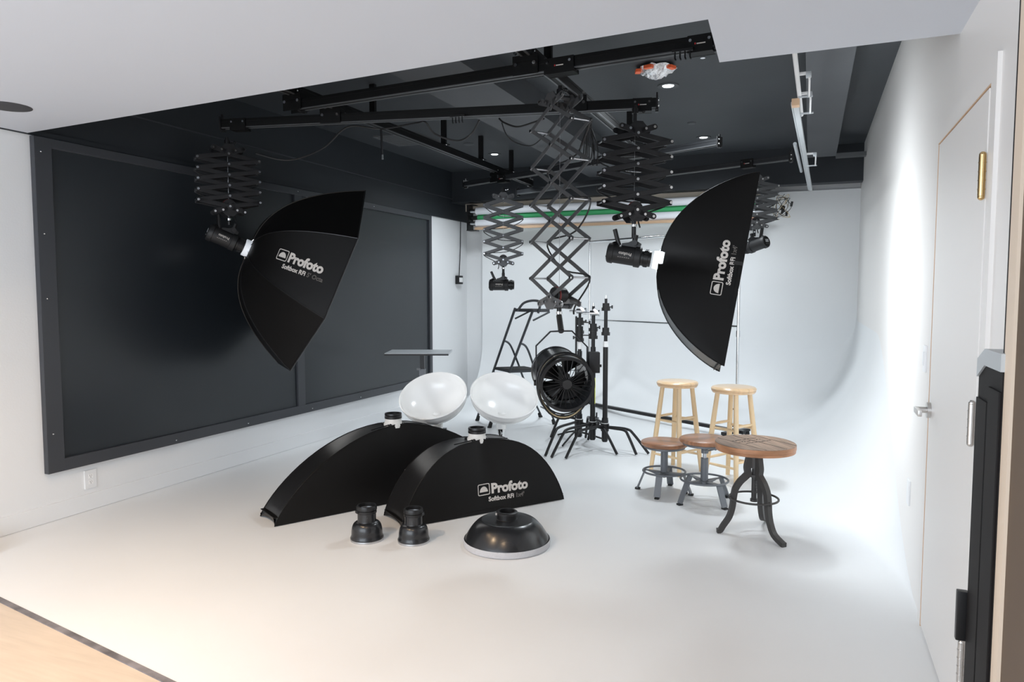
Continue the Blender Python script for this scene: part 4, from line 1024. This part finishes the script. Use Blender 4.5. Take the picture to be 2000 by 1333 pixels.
def low_stool(lab, cpx, cpy, zs, R0, spx, ring_z, rx_, legs, rz, screw):
    qz = onz(cpx, cpy, zs); rz = azf(rz[0], rz[1], qz)
    p = onz(cpx, cpy, 0) if zs is None else onz(cpx, cpy, zs)
    t = thing('low_stool', lab, 'stool', (p.x, p.y, 0), 0, 'low stools with reddish wood seats and grey legs')
    MB().lathe([(0, zs), (R0 * .93, zs), (R0 * .98, zs - .004), (R0, zs - .012), (R0 * .97, zs - .026), (R0 * .90, zs - .032), (0, zs - .032)], 64).build('seat', M['walnut'], t, mw=Matrix.Rotation(rz, 4, 'Z'))
    MB().lathe([(0, zs - .030), (R0 * .86, zs - .030), (R0 * .86, zs - .046), (R0 * .8, zs - .05), (.03, zs - .052)], 48).build('seat_plate', M['greymetal'], t)
    hz = ring_z
    if screw:
        m_ = MB(); m_.cyl((0, 0, hz + .14), (0, 0, zs - .05), .011)
        for k in range(16): m_.cyl((0, 0, hz + .14 + k * .009), (0, 0, hz + .144 + k * .009), .0135, seg=14)
        m_.build('screw_rod', M['steel'], t)
        m_ = MB(); m_.cyl((0, 0, hz + .185), (0, 0, hz + .21), .024, seg=18); m_.build('lock_collar', M['greymetal'], t)
        m_ = MB(); m_.cyl((.02, 0, hz + .2), (.065, .01, hz + .215), .005); m_.sph((.07, .01, hz + .218), .012, 10); m_.build('lock_handle', M['greymetal'], t)
        MB().cyl((0, 0, hz - .03), (0, 0, hz + .15), .026, seg=24).build('column', M['greymetal'], t)
    else:
        MB().cyl((0, 0, hz - .03), (0, 0, zs - .05), .026, seg=24).build('column', M['greymetal'], t)
    MB().torus((0, 0, hz), rx_, .0075, None, 60, 10).build('foot_ring', M['greymetal'], t)
    m_ = MB()
    for k in range(4):
        a = rz + k * PI / 2; d = V((math.cos(a), math.sin(a), 0)); s_ = V((-d.y, d.x, 0)); m_.poly([V((0, 0, hz - .012)) - s_ * .03, d * rx_ - s_ * .012 + V((0, 0, hz - .006)), d * rx_ + s_ * .012 + V((0, 0, hz - .006)), V((0, 0, hz - .012)) + s_ * .02, ], .004)
        m_.poly([V((0, 0, hz - .05)), d * rx_ * .8 + V((0, 0, hz - .01)), V((0, 0, hz))], .004, s_)
    m_.build('spoke_plates', M['greymetal'], t, smooth=False)
    for k in range(4):
        a = rz + k * PI / 2; d = V((math.cos(a), math.sin(a), 0)); s_ = V((-d.y, d.x, 0))
        A = d * (rx_ * .93) + V((0, 0, hz - .005)); B = d * (rx_ * 1.30) + V((0, 0, .012))
        MB().strip([A, B], .046, .008, s_).build('leg', M['greymetal'], t, smooth=False)
        MB().box(B - V((0, 0, .006)), (.034, .03, .012), rot=a).build('foot_pad', M['rubber'], t, smooth=False)
    return t
low_stool('lowest stool with reddish wood seat and grey cross base, leftmost of the stools', 1298, 862, .375, .170, 0, .155, .150, 4, (1243, 955), False)
low_stool('middle low stool with reddish wood seat and a screw post, beside the rustic stool', 1377, 856, .445, .175, 0, .155, .160, 4, (1322, 988), True)
# rustic round table-stool on curved iron legs
zs = .555; p = onz(1475, 864, zs); R0 = .232
t = thing('rustic_stool', 'round weathered wood stool on curved cast iron legs, nearest on the right', 'stool', (p.x, p.y, 0), 0)
MB().lathe([(0, zs), (R0 * .985, zs), (R0, zs - .003)], 72).build('seat_top', M['rustic'], t, ang=30, label='grey-brown weathered plank top with faint black stencilling', mw=Matrix.Rotation(.5, 4, 'Z'))
MB().lathe([(R0, zs - .003), (R0, zs - .028), (R0 * .99, zs - .030), (R0 * .985, zs - .031), (R0 * .99, zs - .033), (R0 * .985, zs - .046), (0, zs - .046)], 72).build('seat_edge', M['rusticedge'], t, ang=30, label='warm brown seat rim')
m_ = MB()
for k in (-.11, 0.02, .14):
    h = math.sqrt(R0 * R0 - k * k) * .97; m_.box((k, 0, zs + .0004), (.0025, 2 * h, .0012))
o = m_.build('plank_joints', M['ink'], t, smooth=False, mw=Matrix.Rotation(.85, 4, 'Z'))
m_ = MB()
random.seed(3)
for i in range(3):
    x = -.10 + i * .006
    for k in range(9):
        w = random.uniform(.010, .024); m_.box((x + w / 2, .085 - i * .045 + random.uniform(-.004, .004), zs + .0008), (w, random.uniform(.003, .008), .0008), rot=random.uniform(-.5, .5)); x += w + random.uniform(.002, .008)
m_.build('stencil_marks', M['ink'], t, smooth=False, label='faint black stencil marks', mw=Matrix.Rotation(.9, 4, 'Z'))
m_ = MB(); m_.lathe([(0, zs - .046), (.085, zs - .046), (.085, zs - .054), (.03, zs - .06), (0, zs - .06)], 30); m_.build('seat_flange', M['iron'], t)
m_ = MB(); m_.cyl((0, 0, .205), (0, 0, zs - .05), .0135)
for k in range(24): m_.cyl((0, 0, .215 + k * .009), (0, 0, .219 + k * .009), .0165, seg=14)
m_.cyl((0, 0, .195), (0, 0, .21), .022, seg=16); m_.build('screw_rod', M['iron'], t)
m_ = MB(); m_.cyl((0, 0, .40), (0, 0, .495), .030, seg=20); m_.cyl((0, 0, .345), (0, 0, .36), .032, seg=20); m_.build('hub', M['iron'], t)
cz = V((p.x, p.y, 0)); tips = [onz(1400, 1041), onz(1532, 1070), onz(1500, 1018)]
az = [math.atan2(q.y - cz.y, q.x - cz.x) for q in tips]; Ls = [math.hypot(q.y - cz.y, q.x - cz.x) for q in tips]
for a, L in zip(az, Ls):
    d = V((math.cos(a), math.sin(a), 0)); s_ = V((-d.y, d.x, 0))
    pts = [(.028, .48), (.036, .44), (.044, .40), (.040, .365), (.055, .345), (.085, .315), (.112, .27), (.122, .215), (.128, .16), (.145, .10), (.180, .045), (L - .02, .016), (L, .012)]
    MB().strip(bez([d * r + V((0, 0, z)) for r, z in pts], 4), lambda q: .034 - .004 * q, lambda q: .040 - .014 * q, s_).build('leg', M['iron'], t, ang=50)
MB().torus((0, 0, .215), .140, .0065, None, 64, 10).build('foot_ring', M['iron'], t)
for a in az: MB().sph((.137 * math.cos(a), .137 * math.sin(a), .215), .013, 10).build('ring_bolt', M['iron'], t)

# ================================================================= LIGHTS
def light(kind, name, loc, energy, col=(1, 1, 1), size=.1, rot=None, target=None, spot=None, blend=.5, shape=None, sy=None):
    d = bpy.data.lights.new(name, kind); d.energy = energy; d.color = col
    if kind == 'AREA':
        d.size = size
        if sy: d.shape = 'RECTANGLE'; d.size_y = sy
    else: d.shadow_soft_size = size
    if spot: d.spot_size = spot; d.spot_blend = blend
    o = bpy.data.objects.new(name, d); COL.objects.link(o); o.location = loc
    if target is not None: o.rotation_euler = (V(target) - V(loc)).to_track_quat('-Z', 'Y').to_euler()
    return o
cool = (.88, .95, 1.0); warm = (1.0, .70, .42)
for i, p in enumerate(DL): light('SPOT', 'downlight_lamp', (p.x, p.y, p.z - .02), 190, cool, .22, target=(p.x, p.y, 0), spot=math.radians(160), blend=1.0)
# added cool fill behind the camera, standing for daylight from unseen windows
light('AREA', 'daylight_fill', (-2.2, -1.45, 1.4), 112, (.84, .92, 1.0), 4.0, target=(-2.0, 5, 1.0), sy=2.0)
# warm lamps recessed in the front ceiling
for (x, y, e) in ((-2.6, 1.6, 140), (-1.1, 1.3, 65), (-3.3, 2.3, 36)):
    light('SPOT', 'front_room_lamp', (x, y, 2.40), e, warm, .06, target=(x, y + .3, 0), spot=math.radians(115), blend=.7)
w = bpy.data.worlds.new('world'); SC.world = w; w.use_nodes = True
bg = w.node_tree.nodes['Background']; bg.inputs['Color'].default_value = (.80, .88, 1.0, 1); bg.inputs['Strength'].default_value = .8
vs = SC.view_settings; vs.view_transform = 'Standard'; vs.look = 'None'; vs.gamma = 1.0; vs.exposure = 0.18; vs.use_curve_mapping = False
SC.cycles.max_bounces = 10; SC.cycles.diffuse_bounces = 6; SC.cycles.use_denoising = True
